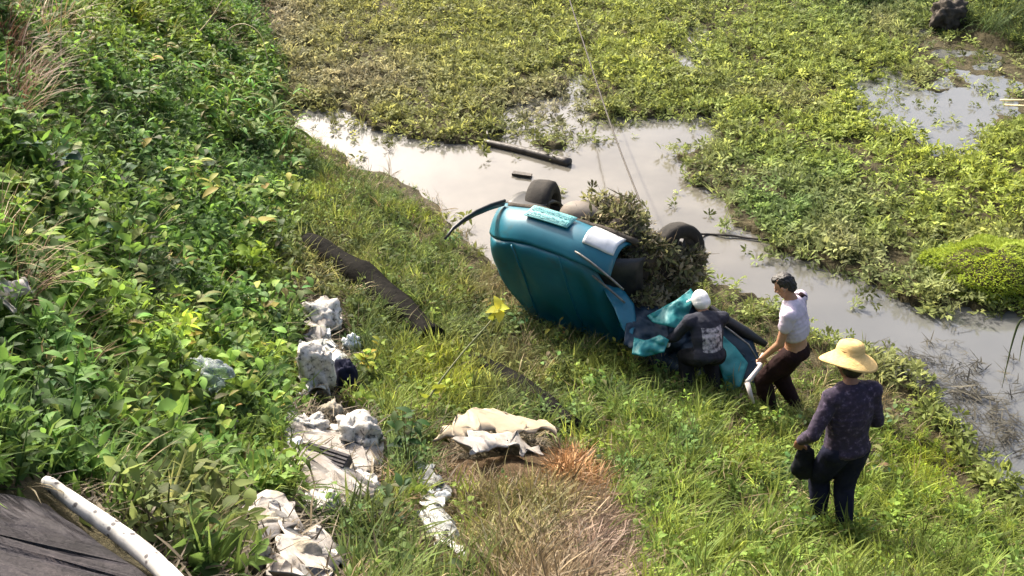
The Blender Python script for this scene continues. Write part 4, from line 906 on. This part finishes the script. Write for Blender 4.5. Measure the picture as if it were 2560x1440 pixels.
t = lerp(t, (.15, .205, .035), lowr * .85)
t = lerp(t, (.21, .25, .035), np.clip(clump * 3 - 1.45, 0, 1) * .9)                      # yellow green clumps
t = lerp(t, (.055, .105, .045), np.clip(clump2 * 3 - 1.6, 0, 1) * .8)                     # blue green clumps
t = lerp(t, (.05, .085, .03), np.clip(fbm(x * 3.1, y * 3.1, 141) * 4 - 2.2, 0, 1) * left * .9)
t = lerp(t, (.15, .12, .06), np.clip(.85 * blob(pxg, pyg, 1240, 730, 90, 60) + .7 * blob(pxg, pyg, 780, 700, 120, 100) + .6 * blob(pxg, pyg, 1250, 930, 150, 80) + .8 * blob(pxg, pyg, 2330, 960, 130, 90) + .7 * blob(pxg, pyg, 480, 1330, 200, 90) + .6 * blob(pxg, pyg, 2050, 1050, 110, 70), 0, 1))
t = lerp(t, (.22, .26, .015), np.clip(.9 * blob(pxg, pyg, 2350, 1180, 140, 90) + .7 * blob(pxg, pyg, 1100, 960, 120, 80) + .6 * blob(pxg, pyg, 430, 880, 90, 60) + .6 * blob(pxg, pyg, 650, 680, 90, 50) + .5 * blob(pxg, pyg, 350, 60, 160, 90), 0, 1))
jit = (.4 + 1.2 * rng.random((len(x), 1)))
Pt = np.stack([x, y, z], -1)
dry = np.clip(.9 * blob(pxg, pyg, 40, 120, 140, 160) + .8 * blob(pxg, pyg, 30, 700, 110, 130) + .75 * blob(pxg, pyg, 620, 60, 150, 90) + 1.0 * blob(pxg, pyg, 540, 1340, 170, 80) + .3, 0, 1) * .45
MAT = [(1070,1060),(1400,1095),(1410,1160),(1360,1235),(1110,1235)]
mat_ = inside(pxg, pyg, MAT); base = (~clear) & (~mat_) & ((~mound) | (rng.random(len(x)) < .42)) & (rng.random(len(x)) < thin)
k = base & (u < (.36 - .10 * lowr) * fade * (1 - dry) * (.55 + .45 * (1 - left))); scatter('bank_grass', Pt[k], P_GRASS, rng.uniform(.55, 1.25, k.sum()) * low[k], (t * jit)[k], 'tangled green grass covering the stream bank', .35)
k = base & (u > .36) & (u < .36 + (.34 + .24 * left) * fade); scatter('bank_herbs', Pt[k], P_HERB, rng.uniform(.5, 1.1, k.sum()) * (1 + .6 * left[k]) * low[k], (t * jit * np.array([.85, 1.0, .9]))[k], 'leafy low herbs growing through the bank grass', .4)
k = (~mound) & (u > .86) & (u < .86 + .05 * fade + .3 * (dry - .135) * fade) & ~clear; scatter('dry_grass', Pt[k], P_STRAW, rng.uniform(.5, 1.0, k.sum()), (np.array([[.20, .155, .075]]) * jit)[k], 'withered straw coloured blades among the green', .5)
SLABP = [(-900,1190),(40,1205),(130,1225),(280,1325),(360,1395),(520,1560),(520,2200),(-900,2200)]; onslab = inside(pxg, pyg, SLABP)
k = (u < .5) & (clear | (dry > .2)) & ~mound & ~onslab & (rng.random(len(x)) < .6); scatter('dead_litter', Pt[k], P_LITTER, rng.uniform(.5, 1.1, k.sum()), (np.array([[.11, .085, .05]]) * jit)[k], 'brown litter of dead stalks on the soil', .3)
# drifted stalks along the near water edge
n = 6000; x = rng.uniform(2, 8, n); y = rng.uniform(5, 11, n); pxg, pyg, _ = project(np.stack([x, y, 0 * x], -1))
w = blob(pxg, pyg, 2330, 960, 110, 75) + blob(pxg, pyg, 2460, 1090, 90, 70) + .5 * blob(pxg, pyg, 2200, 880, 90, 40)
k = rng.random(n) < w * .8; k &= bank_z(x, y) < .15
scatter('drift_stalks', np.stack([x, y, .015 + .02 * rng.random(n)], -1)[k], P_LITTER, rng.uniform(.5, 1.3, k.sum()), np.array([[.055, .05, .035]]) * (.4 + 1.2 * rng.random((k.sum(), 1))), 'dark drifted stalks along the water edge', .15)

# the dead grass lying on its heap: brown, rusty, pinkish and greenish stalks
n = 11000; x = rng.uniform(q4[0] - .25, q4[1] + .25, n); y = rng.uniform(q4[2] - .25, q4[3] + .25, n)
hh = heap_h(x, y); z = ground_z(x, y) + np.maximum(hh, 0); pxg, pyg, _ = project(np.stack([x, y, z], -1)); k = (inside(pxg + 130 * (fbm(x * 3, y * 3, 155) - .5) + rng.normal(0, 22, n), pyg + 90 * (fbm(x * 3, y * 3, 157) - .5), HEAP) | (rng.random(n) < .10)) & ~inside(pxg, pyg, [(1070,1040),(1400,1080),(1410,1150),(1365,1228),(1110,1235)]); x, y, z, pxg, pyg = x[k], y[k], z[k], pxg[k], pyg[k]
t = np.tile(np.array([[.20, .15, .08]]), (len(x), 1))
t = lerp(t, (.24, .165, .125), np.clip(blob(pxg, pyg, 1490, 1370, 90, 110) + blob(pxg, pyg, 1170, 1230, 90, 40), 0, 1) * .9)
t = lerp(t, (.28, .14, .045), np.clip(1.2 * blob(pxg, pyg, 1430, 1200, 80, 50), 0, 1))
t = lerp(t, (.17, .165, .045), np.clip(blob(pxg, pyg, 1310, 1290, 140, 70) + .8 * blob(pxg, pyg, 1200, 1390, 110, 90), 0, 1) * (rng.random(len(x)) < .75))
tt_ = t * (.35 + 1.2 * rng.random((len(x), 1))); P_ = np.stack([x, y, z], -1) - np.array(HEAP_ROOT.location); k = rng.random(len(x)) < .45
o = scatter('dry_stalks', P_[k], P_STRAW, rng.uniform(.4, .85, k.sum()), tt_[k], None, 1.0); o.parent = HEAP_ROOT
o = scatter('matted_litter', P_[~k] + np.array([0, 0, .03]), P_LITTER, rng.uniform(.45, 1.1, (~k).sum()), tt_[~k], None, .45); o.parent = HEAP_ROOT
# ------------------------------------------------------------------ single plants
def copy_tree(o, parent=None):
    c = o.copy(); COL.objects.link(c)
    if parent: c.parent = parent
    for ch in o.children: copy_tree(ch, c)
    return c
def mesh_leaf(L, W, droop, shape, fold, segs=4):
    g_ = Geo(); v, f = leaf_strip(L, W, 0, .0, droop, (0, 0, 0), segs, shape, fold); g_.add(v, f); me = g_.mesh('leaf'); me.materials.append(M['leaf_o'])
    me.polygons.foreach_set('use_smooth', [True] * len(me.polygons)); return me
LF_HEART = [mesh_leaf(.12, .105, .7, [.55, 1, .85, .5, .03], .18), mesh_leaf(.10, .08, 1.0, [.5, 1, .85, .45, .03], .3), mesh_leaf(.14, .11, .4, [.6, 1, .8, .4, .02], .12)]
LF_OVAL = [mesh_leaf(.11, .05, .8, [.3, .9, 1, .6, .05], .25), mesh_leaf(.085, .042, .5, [.3, .9, 1, .6, .05], .3)]
LF_LANCE = [mesh_leaf(.22, .035, 1.1, [.5, 1, .8, .5, .03], .25, 5), mesh_leaf(.28, .032, 1.5, [.5, 1, .8, .5, .03], .25, 5)]
def shrub(name, leaves, n, H, spread, tint, seed, label, cat, group=None, up=(-.2, .7)):
    r_ = random.Random(seed); t_ = empty(name, (0, 0, 0), label, cat, group); g_ = Geo(); tips = []
    for s_ in range(4):
        az = s_ * 1.6 + r_.uniform(-.4, .4); rd = spread * r_.uniform(.4, 1); hh = H * r_.uniform(.7, 1)
        pts = bez([(0, 0, -.05), (rd * .35 * math.cos(az), rd * .35 * math.sin(az), hh * .55), (rd * math.cos(az), rd * math.sin(az), hh)], 5); g_.tube(pts, list(np.linspace(.006, .002, len(pts))), 5); tips.append(pts)
    link_mesh('stem', g_.mesh('stem'), M['stem'], t_)
    for k_ in range(n):
        pts = tips[k_ % 4]; i = 2 + int((len(pts) - 3) * r_.random() ** .7); az = r_.uniform(0, 6.28)
        o = bpy.data.objects.new('leaf', r_.choice(leaves)); COL.objects.link(o); o.parent = t_; s_ = r_.uniform(.65, 1.15)
        o.location = pts[i] + Vector((.02 * math.cos(az), .02 * math.sin(az), 0)); o.rotation_euler = (r_.uniform(-.4, .4), -r_.uniform(*up), az); o.scale = (s_,) * 3
        o.color = (*[c_ * r_.uniform(.7, 1.35) for c_ in tint], 1)
    return t_
def recolor(t_, tint, r_):
    for ch in t_.children:
        if ch.name.startswith('leaf'): ch.color = (*[c_ * r_.uniform(.65, 1.4) for c_ in tint], 1)
def relabel(o, txt): o['label'] = txt
def put(t_, px, py, s_, rz, lift=0): t_.location = gp(px, py, lift); t_.scale = (s_,) * 3; t_.rotation_euler = (0, 0, rz)
GREEN, DEEP, YEL, BLUE = (.11, .18, .035), (.065, .12, .035), (.21, .26, .04), (.085, .14, .075)
rr = random.Random(11)
broad = shrub('broad_leaf_weed', LF_HEART, 16, .42, .22, GREEN, 1, 'broad heart leaved green weed in the dense tangle of the left bank', 'weed', 'broad leaved weeds on the left bank')
spots = [(60,420),(150,470),(40,520),(250,640),(180,600),(300,520),(60,600),(420,560),(520,470),(600,520),(360,400),(180,330),(330,300),(470,330),(250,200),(700,560),(640,620),(120,700),(330,720),(230,830),(130,960),(380,1000),(560,1100),(620,1180),(480,1200),(300,1130),(200,1100),(700,960),(60,1010),(420,1100),(300,930),(650,860)]
pal = [GREEN, DEEP, GREEN, BLUE, YEL, GREEN]
for i, (a, b_) in enumerate(spots):
    o = broad if i == 0 else copy_tree(broad); put(o, a, b_, rr.uniform(.75, 1.2) * min(1.05, max(.42, depth(gp(a, b_)) / 10)), rr.uniform(0, 6.28)); recolor(o, rr.choice(pal), rr)
oval = shrub('small_leaf_weed', LF_OVAL, 22, .38, .18, GREEN, 2, 'small oval leaved green weed in the dense tangle of the left bank', 'weed', 'small leaved weeds on the left bank')
for i in range(56):
    a, b_ = rr.uniform(60, 740), rr.uniform(120, 1180)
    o = oval if i == 0 else copy_tree(oval); put(o, a, b_, rr.uniform(.9, 1.5) * min(1.05, max(.4, depth(gp(a, b_)) / 9.5)), rr.uniform(0, 6.28)); recolor(o, rr.choice([GREEN, YEL, YEL, GREEN, DEEP]), rr)
lance = shrub('lance_leaf_shrub', LF_LANCE, 26, .6, .3, (.075, .16, .025), 3, 'drooping lance leaved shrub where the left bank meets the marsh', 'shrub', 'lance leaved shrubs beside the stream', up=(-.3, .9))
for i, (a, b_) in enumerate([(640,300),(690,330),(590,270),(660,380),(560,330),(500,240),(720,390)]):
    o = lance if i == 0 else copy_tree(lance); put(o, a, b_, rr.uniform(1.1, 1.45), rr.uniform(0, 6.28)); recolor(o, rr.choice([(.10, .20, .025), (.13, .22, .03)]), rr)
for i, (a, b_) in enumerate([(1240,790),(1310,830),(1390,865),(1470,890),(1560,915),(1640,945),(1700,985),(1790,1010),(1850,1040),(1930,1065),(2030,1090),(1160,700),(1130,620),(2230,1080),(2190,1200),(2010,1330),(2160,1340),(1990,1200),(1480,980),(1600,1050),(1380,940)]):
    o = copy_tree(oval); put(o, a, b_, rr.uniform(.45, .8), rr.uniform(0, 6.28)); recolor(o, rr.choice([GREEN, YEL, DEEP, (.13, .15, .05)]), rr); o['label'] = 'small leaved weed standing in the grass round the wreck and the people'; o['group'] = 'weeds round the wreck'
# plants one can point at
def special(px, py, s_, tint, label, cat, leaves, seed, n=18, H=.4, sp=.2, name='leafy_plant'):
    t_ = shrub(name, leaves, n, H, sp, tint, seed, label, cat); put(t_, px, py, s_, seed * 1.3); return t_
special(205, 740, .75, (.22, .27, .02), 'bright yellow green leafy plant standing alone at the left', 'plant', LF_HEART, 21, 22)
special(455, 935, .9, (.24, .26, .02), 'yellow topped leafy plant above the clear plastic bag', 'plant', LF_OVAL, 22, 24)
special(520, 1190, .7, (.10, .19, .02), 'glossy bright green plant in front of the torn white sheet', 'plant', LF_HEART, 23, 26)
special(215, 985, .8, (.13, .18, .045), 'large pale green leaved plant above the whitewashed pole', 'plant', LF_HEART, 24, 14)
special(300, 975, .7, (.30, .24, .03), 'yellowing leafy sprig near the large pale green plant', 'plant', LF_HEART, 25, 8, .3, .12)
special(930, 950, .9, (.22, .27, .02), 'yellow green bush just right of the white rubble line', 'bush', LF_OVAL, 26, 30, .38, .22)
special(1100, 1010, .9, (.20, .26, .02), 'low yellow green bush between the two dark logs', 'bush', LF_OVAL, 27, 28, .3, .2)
special(1020, 1180, 1.0, (.04, .075, .025), 'tall dark green weed between the torn sheet and the heap', 'weed', LF_OVAL, 28, 34, .6, .16)
special(970, 1330, .9, (.06, .09, .03), 'dull green weed over the ragged plastic strip', 'weed', LF_OVAL, 29, 26, .4, .2)
special(0, 945, .7, (.30, .22, .035), 'withered yellow brown leaf plant under the pinkish paper scrap', 'plant', LF_HEART, 30, 8, .2, .12)
# the vine with yellow leaves
def on_bank(px, py, h_): return gp(px, py) + Vector((0, 0, h_))
c0 = gp(1030, 1075); dv = depth(c0)
pts = [c0, Vector(at_depth(1075, 990, dv + .10)), Vector(at_depth(1150, 890, dv + .22)), Vector(at_depth(1225, 805, dv + .32)), Vector(at_depth(1248, 772, dv + .34))]
t_ = empty('vine', c0, 'arching vine ending in bright yellow leaves below the car', 'vine'); g_ = Geo(); p = [q - c0 for q in bez(pts, 8)]; g_.tube(p, list(np.linspace(.010, .004, len(p))), 6); link_mesh('stem', g_.mesh('stem'), M['stem'], t_)
for k_, (fr, az, el, sc_, tint) in enumerate([(1.0, 1.9, .9, 1.5, (.42, .40, .03)), (1.0, .2, .2, 1.4, (.36, .38, .03)), (1.0, 3.6, .1, 1.3, (.40, .40, .03)), (.97, 4.9, -.3, 1.4, (.44, .40, .03)), (.93, 2.7, .6, 1.0, (.34, .36, .03)), (.90, .9, -.1, 1.1, (.30, .34, .03)), (.85, 4.0, .1, .9, (.28, .33, .03)), (.62, 2.4, .4, .9, (.18, .22, .03)), (.3, .4, .4, 1.1, (.25, .30, .03)), (.28, 3.4, .3, 1.1, (.22, .28, .03))]):
    o = bpy.data.objects.new('leaf', LF_HEART[k_ % 3]); COL.objects.link(o); o.parent = t_; o.location = p[min(len(p) - 1, int(fr * (len(p) - 1)))]; o.rotation_euler = (.5 - .3 * k_, -el, az); o.scale = (sc_ * .62,) * 3; o.color = (*tint, 1)
# dry tall grass on the left and top, loose stalks
def grass_clump(name, px, py, n_, L, W, el, tint, mat, label, cat, seed, lean=0, group=None, spread=.12, sz=1):
    r_ = random.Random(seed); g_ = Geo()
    for k_ in range(n_):
        az = r_.uniform(0, 6.28) if r_.random() < .6 else lean + r_.gauss(0, .4); rd = r_.uniform(0, spread); a2 = r_.uniform(0, 6.28)
        v, f = leaf_strip(r_.uniform(L * .5, L), W * r_.uniform(.6, 1.2), az, el + r_.uniform(-.4, .25), r_.uniform(.4, 1.6), (rd * math.cos(a2), rd * math.sin(a2), -.04), 5, [.8, 1, .9, .6, .05], .35); g_.add(v, f)
    o = link_mesh(name, g_.mesh(name), mat, None); o.location = gp(px, py); o.color = (*tint, 1); o.scale = (sz,) * 3
    return tag(o, label, cat, group)
TAN, RED = (.27, .20, .095), (.20, .105, .06)
first = None
LB_DRY = ['reddish withered grass clump in the top left corner','reddish withered clump below the top left corner','tall tan grass clump right of the reddish corner clump','tan grass clump where the upper left weeds begin','reddish dry clump above the dark leaves on the left edge','tan straw clump halfway down the left picture edge','small tan straw clump beside the halfway left edge clump','small reddish clump just above the pinkish paper scrap','tall tan clump at the very top of the left edge','low straw clump at the rim of the marsh under the slanted stalk','low straw clump at the marsh rim under the arched stalk','low straw clump behind the slanted pale stalk','thin reddish clump on the far left edge above middle','thin tan clump on the left edge above middle']
for i, (a, b_, tn, L) in enumerate([(10,140,RED,1.0),(60,230,RED,.9),(100,120,TAN,1.1),(160,90,TAN,1.0),(30,330,RED,.8),(0,690,TAN,.7),(50,750,TAN,.6),(30,800,RED,.5),(20,60,TAN,1.1),(560,130,TAN,.6),(620,80,TAN,.6),(520,60,TAN,.7),(20,260,RED,1.0),(70,300,TAN,.9)]):
    if first is None: first = grass_clump('dry_grass_clump', a, b_, 60, 1.0, .010, 1.15, tn, M['dry_o'], LB_DRY[0], 'grass clump', 61, 0, 'withered grass clumps on the left bank')
    else:
        o = first.copy(); COL.objects.link(o); o.location = gp(a, b_); o['label'] = LB_DRY[i]; o.color = (*tn, 1); o.scale = (L,) * 3; o.rotation_euler = (0, 0, i * 1.1)
LB_T = ['yellow green clump at the top left near the slanted stalk', 'yellow green clump left of the top left bright clump', 'small yellow green clump at the foot of the slanted stalk', 'yellow green clump touching the top picture edge at left', 'small yellow green clump beside the upright pale stalk']
firstg = None
for i, (a, b_, s_) in enumerate([(330,70,1.0),(250,60,.9),(420,110,.8),(380,30,1.0),(200,150,.8)]):
    if firstg is None: firstg = grass_clump('green_grass_clump', a, b_, 60, .8, .013, 1.1, (.20, .22, .025), M['leaf_o'], LB_T[0], 'grass clump', 67, 0, 'yellow green grass clumps on the left bank')
    else: o = firstg.copy(); COL.objects.link(o); o['label'] = LB_T[i]; o.location = gp(a, b_); o.scale = (s_,) * 3; o.rotation_euler = (0, 0, i * 1.3)
LB_L = ['lush bright clump at the picture bottom right of the heap', 'lush clump at the picture bottom under the bowed blade', 'small lush clump touching the right side of the heap', 'lush clump at the picture bottom left of the straw hat wearer', 'lush clump in mid slope right of the rusty stalks', 'small lush clump right of the cream mat', 'small lush clump left of the dark bag', 'small lush clump in front of the lavender shirted person', 'small lush clump below the crouching person', 'yellow green clump right of the straw hat wearer', 'bright clump near the lower right corner', 'bright clump right of the straw hat wearer at the picture bottom']
firstg = None
for i, (a, b_, s_) in enumerate([(1640,1340,1.0),(1760,1420,1.0),(1560,1250,.7),(1900,1400,.8),(1700,1250,.7),(1620,1180,.6),(1850,1150,.6),(1900,1080,.55),(1740,1080,.5),(2330,1260,.7),(2440,1380,.8),(2250,1360,.7)]):
    if firstg is None: firstg = grass_clump('green_grass_clump', a, b_, 50, .55, .011, 1.0, (.15, .20, .025), M['leaf_o'], LB_L[0], 'grass clump', 69, -.8, 'lush grass clumps on the lower bank')
    else: o = firstg.copy(); COL.objects.link(o); o['label'] = LB_L[i]; o.location = gp(a, b_); o.scale = (s_,) * 3; o.rotation_euler = (0, 0, i * 1.7)
TALL = shrub('tall_weed', LF_OVAL + LF_LANCE[:1], 34, 1.0, .22, (.13, .19, .04), 71, 'tall leafy weed rising above the tangle at the upper left', 'weed', 'tall weeds on the upper left bank')
for i, (a, b_) in enumerate([(250,180),(330,230),(420,190),(480,260),(380,320),(560,240),(600,310),(300,420),(520,380),(640,260),(200,340),(120,400),(460,440),(680,300)]):
    o = TALL if i == 0 else copy_tree(TALL); put(o, a, b_, rr.uniform(.6, 1.0) * min(1, depth(gp(a, b_)) / 10), rr.uniform(0, 6.28)); recolor(o, rr.choice([(.13, .19, .04), (.17, .22, .05), (.10, .16, .04)]), rr)
M['stalk'] = simple_mat('pale_stalk', [(.3, (.30, .25, .13)), (.7, (.45, .38, .22))], 12, .7, 0); M['gstalk'] = simple_mat('green_stalk', [(.3, (.16, .20, .05)), (.7, (.26, .28, .09))], 12, .7, 0)
def stalk(pix, r_, mat, label, dd=0):
    b0 = gp(*pix[0]); d0 = depth(b0); pts = [b0] + [Vector(at_depth(a, b_, d0 + dd * (k_ + 1))) for k_, (a, b_) in enumerate(pix[1:])]
    g_ = Geo(); p = bez(pts, 6); g_.tube(p, list(np.linspace(r_, r_ * .5, len(p))), 5); one_mesh('stalk', g_, mat, label, 'stalk')
stalk([(470,108),(520,55),(570,-20)], .014, M['stalk'], 'straight pale stalk slanting up at the top left', -.1)
stalk([(540,95),(600,60),(650,85),(672,160)], .010, M['stalk'], 'arched pale stalk bending over the top left weeds', -.1)
stalk([(215,132),(190,82),(120,42),(-20,-10)], .012, M['stalk'], 'long tan stalk leaning out from the top left corner', -.15)
stalk([(155,205),(152,100),(155,-20)], .010, M['stalk'], 'upright pale stalk at the upper left', -.1)
stalk([(420,300),(400,215),(330,150),(285,130)], .010, M['gstalk'], 'curved green stalk over the upper left leaves', -.1)
stalk([(240,1060),(120,1050),(0,1040),(-40,1038)], .008, M['gstalk'], 'thin pale green stalk lying across the left margin', -.05)
stalk([(112,1195),(70,1145),(20,1100),(-30,1080)], .008, M['gstalk'], 'thin stem running from the end of the whitewashed pole', -.03)
stalk([(1560,1215),(1640,1265),(1740,1305),(1850,1325)], .006, M['gstalk'], 'long pale blade bowed over the lower grass right of the heap', -.03)
stalk([(1740,1330),(1860,1370),(1980,1440),(2020,1480)], .006, M['stalk'], 'pale dry stem lying low at the bottom of the picture', -.05)
stalk([(650,580),(760,615),(900,710),(1040,800),(1100,880)], .006, M['stalk'], 'thin pale stem lying along the charred log', -.0)
# round bright mound at the right
mc = Vector(on_z(2475., 700., .02)); t_ = empty('mound_bush', mc, 'rounded bright lime green bush on the marsh at the right edge', 'bush'); r_ = random.Random(91); g_ = Geo(); k2 = Geo()
k2.ellipsoid((0, 0, .05), (.60, .46, .28), None, 20, 10); link_mesh('core', k2.mesh('core'), M['soil'], t_)
for k_ in range(9000):
    a = r_.uniform(0, 6.28); z_ = r_.uniform(-.05, 1); rd = math.sqrt(max(0, 1 - z_ * z_)); bump_ = .78 + .42 * float(vnoise(np.array([a * 2.5]), np.array([z_ * 4]), 4)[0])
    v, f = leaf_strip(r_.uniform(.03, .06), r_.uniform(.013, .022), a + r_.uniform(-1, 1), r_.uniform(-.1, 1.2), .6, (.72 * rd * math.cos(a) * bump_, .56 * rd * math.sin(a) * bump_, .04 + .36 * z_ * bump_), 2, [.4, 1, .1], .3); g_.add(v, f)
o = link_mesh('foliage', g_.mesh('foliage'), M['leaf_o'], t_); o.color = (.33, .43, .035, 1); o['kind'] = 'stuff'
# reeds hanging at the right edge, tufts of the far bank
rb = gp(2600, 860); dr = 6.2
def reed(pts, w_, label, tint, mat, name='reed'):
    P3 = bez([Vector(at_depth(a, b_, dr)) for a, b_ in pts], 6); v = []
    for i, p_ in enumerate(P3):
        w2 = w_ * (1 - (i / (len(P3) - 1)) ** 2 * .95); v += [p_ + Vector((w2, 0, 0)), p_ - Vector((w2, 0, w2 * .3))]
    g_ = Geo(); g_.add(v, [(2 * i, 2 * i + 1, 2 * i + 3, 2 * i + 2) for i in range(len(P3) - 1)]); o = one_mesh(name, g_, mat, label, 'reed'); solid(o, .003); o.color = (*tint, 1)
reed([(2640,1500),(2600,1100),(2575,830),(2553,800),(2530,860),(2505,970)], .012, 'drooping dark reed blade over the water at the right edge', (.045, .06, .02), M['leaf_o'])
reed([(2660,1500),(2620,1100),(2590,850),(2575,810),(2558,850),(2548,905)], .010, 'short reed blade at the very right edge over water', (.10, .12, .03), M['leaf_o'])
ft = None
for i, (a, b_, s_) in enumerate([(2420,40,1.0),(2480,70,1.0),(2540,100,1.0),(2460,10,.9),(2540,30,1.0),(2380,-10,.8),(2590,60,1.0),(2520,-20,1.0),(2590,140,.9),(2290,20,.6),(2230,30,.6),(2200,10,.5)]):
    if ft is None: ft = grass_clump('green_grass_clump', a, b_, 90, .75, .016, 1.0, (.065, .10, .03), M['leaf_o'], 'dense green grass tuft on the far bank at the top right', 'grass clump', 95, -1.2, 'grass tufts on the far bank', .3)  # tufts tinted darker to carry the shade of the hollow
    else: o = ft.copy(); COL.objects.link(o); o.location = gp(a, b_); o.scale = (s_,) * 3; o.rotation_euler = (0, 0, i * 1.9)
for a, b_, c_, d_ in ((2500, 250, 2600, 252), (2512, 262, 2600, 268)):
    g_ = Geo(); g_.tube([on_z(float(a), float(b_), .10), on_z(float(c_), float(d_), .22)], [.015, .02], 6); one_mesh('stick', g_, M['stalk'], 'upper of the two pale sticks over the dark pool reflecting trees' if b_ == 250 else 'lower of the two pale sticks over the dark pool reflecting trees', 'stick')
# weeds and mud hauled up on the underside of the car
r_ = np.random.default_rng(5); clod = Geo(); cc_ = []
for k_ in range(58):
    a, f_ = r_.uniform(.15, .86), r_.uniform(-1.35, -.32); u_ = .30 + .12 * r_.random(); rad_ = r_.uniform(.10, .20)
    if k_ >= 26: a, f_, u_, rad_ = r_.uniform(.66, .98), r_.uniform(-1.55, -.62), r_.uniform(-.12, .34), r_.uniform(.09, .15)
    if k_ >= 44: a, f_, u_, rad_ = r_.uniform(.94, 1.06), r_.uniform(-1.15, -.72), r_.uniform(.12, .60), r_.uniform(.06, .10)
    cc_.append((a, f_, u_, rad_)); clod.ellipsoid(cw(a, f_, u_), (rad_, rad_, rad_ * .75), None, 10, 6)
me = remesh(clod, .03, 2, .06, 6, 3); o_ = cw(.45, -.8, .2); me.transform(Matrix.Translation(-o_)); o = link_mesh('mud_clod', me, M['under']); o.location = o_; tag(o, 'muddy root clump piled on the underside of the overturned car', 'mud clump')
P_ = []
for k_ in range(2300):
    a, f_, u_, rad_ = cc_[r_.integers(0, len(cc_))]; d_ = r_.normal(size=3); d_ /= np.linalg.norm(d_); d_[2] = abs(d_[2]); P_.append(np.array(cw(a, f_, u_)) + d_ * rad_ * np.array([1, 1, .8]))
for k_ in range(330):    # a loose spray rising above the clump, towards the stream
    q = np.array(cw(r_.uniform(.0, .60), r_.uniform(-.75, -.25), r_.uniform(.38, .72))); P_.append(q)
P_ = np.array(P_); tn = np.array([[.125, .13, .055]]) * (.35 + 1.3 * r_.random((len(P_), 1))); lt = r_.random(len(P_)) < .32; tn[lt] = (.28, .25, .16)
scatter('weed_tangle', P_, P_WEED, r_.uniform(.6, 1.25, len(P_)), tn, 'tangle of torn water weeds draped over the car underside', 1.0)
k = r_.random(len(P_)) < .3; scatter('root_tangle', P_[k], P_LITTER, r_.uniform(.5, 1.1, k.sum()), np.array([[.16, .13, .08]]) * (.4 + r_.random((k.sum(), 1))), 'pale roots hanging from the weed tangle on the car', 1.0)
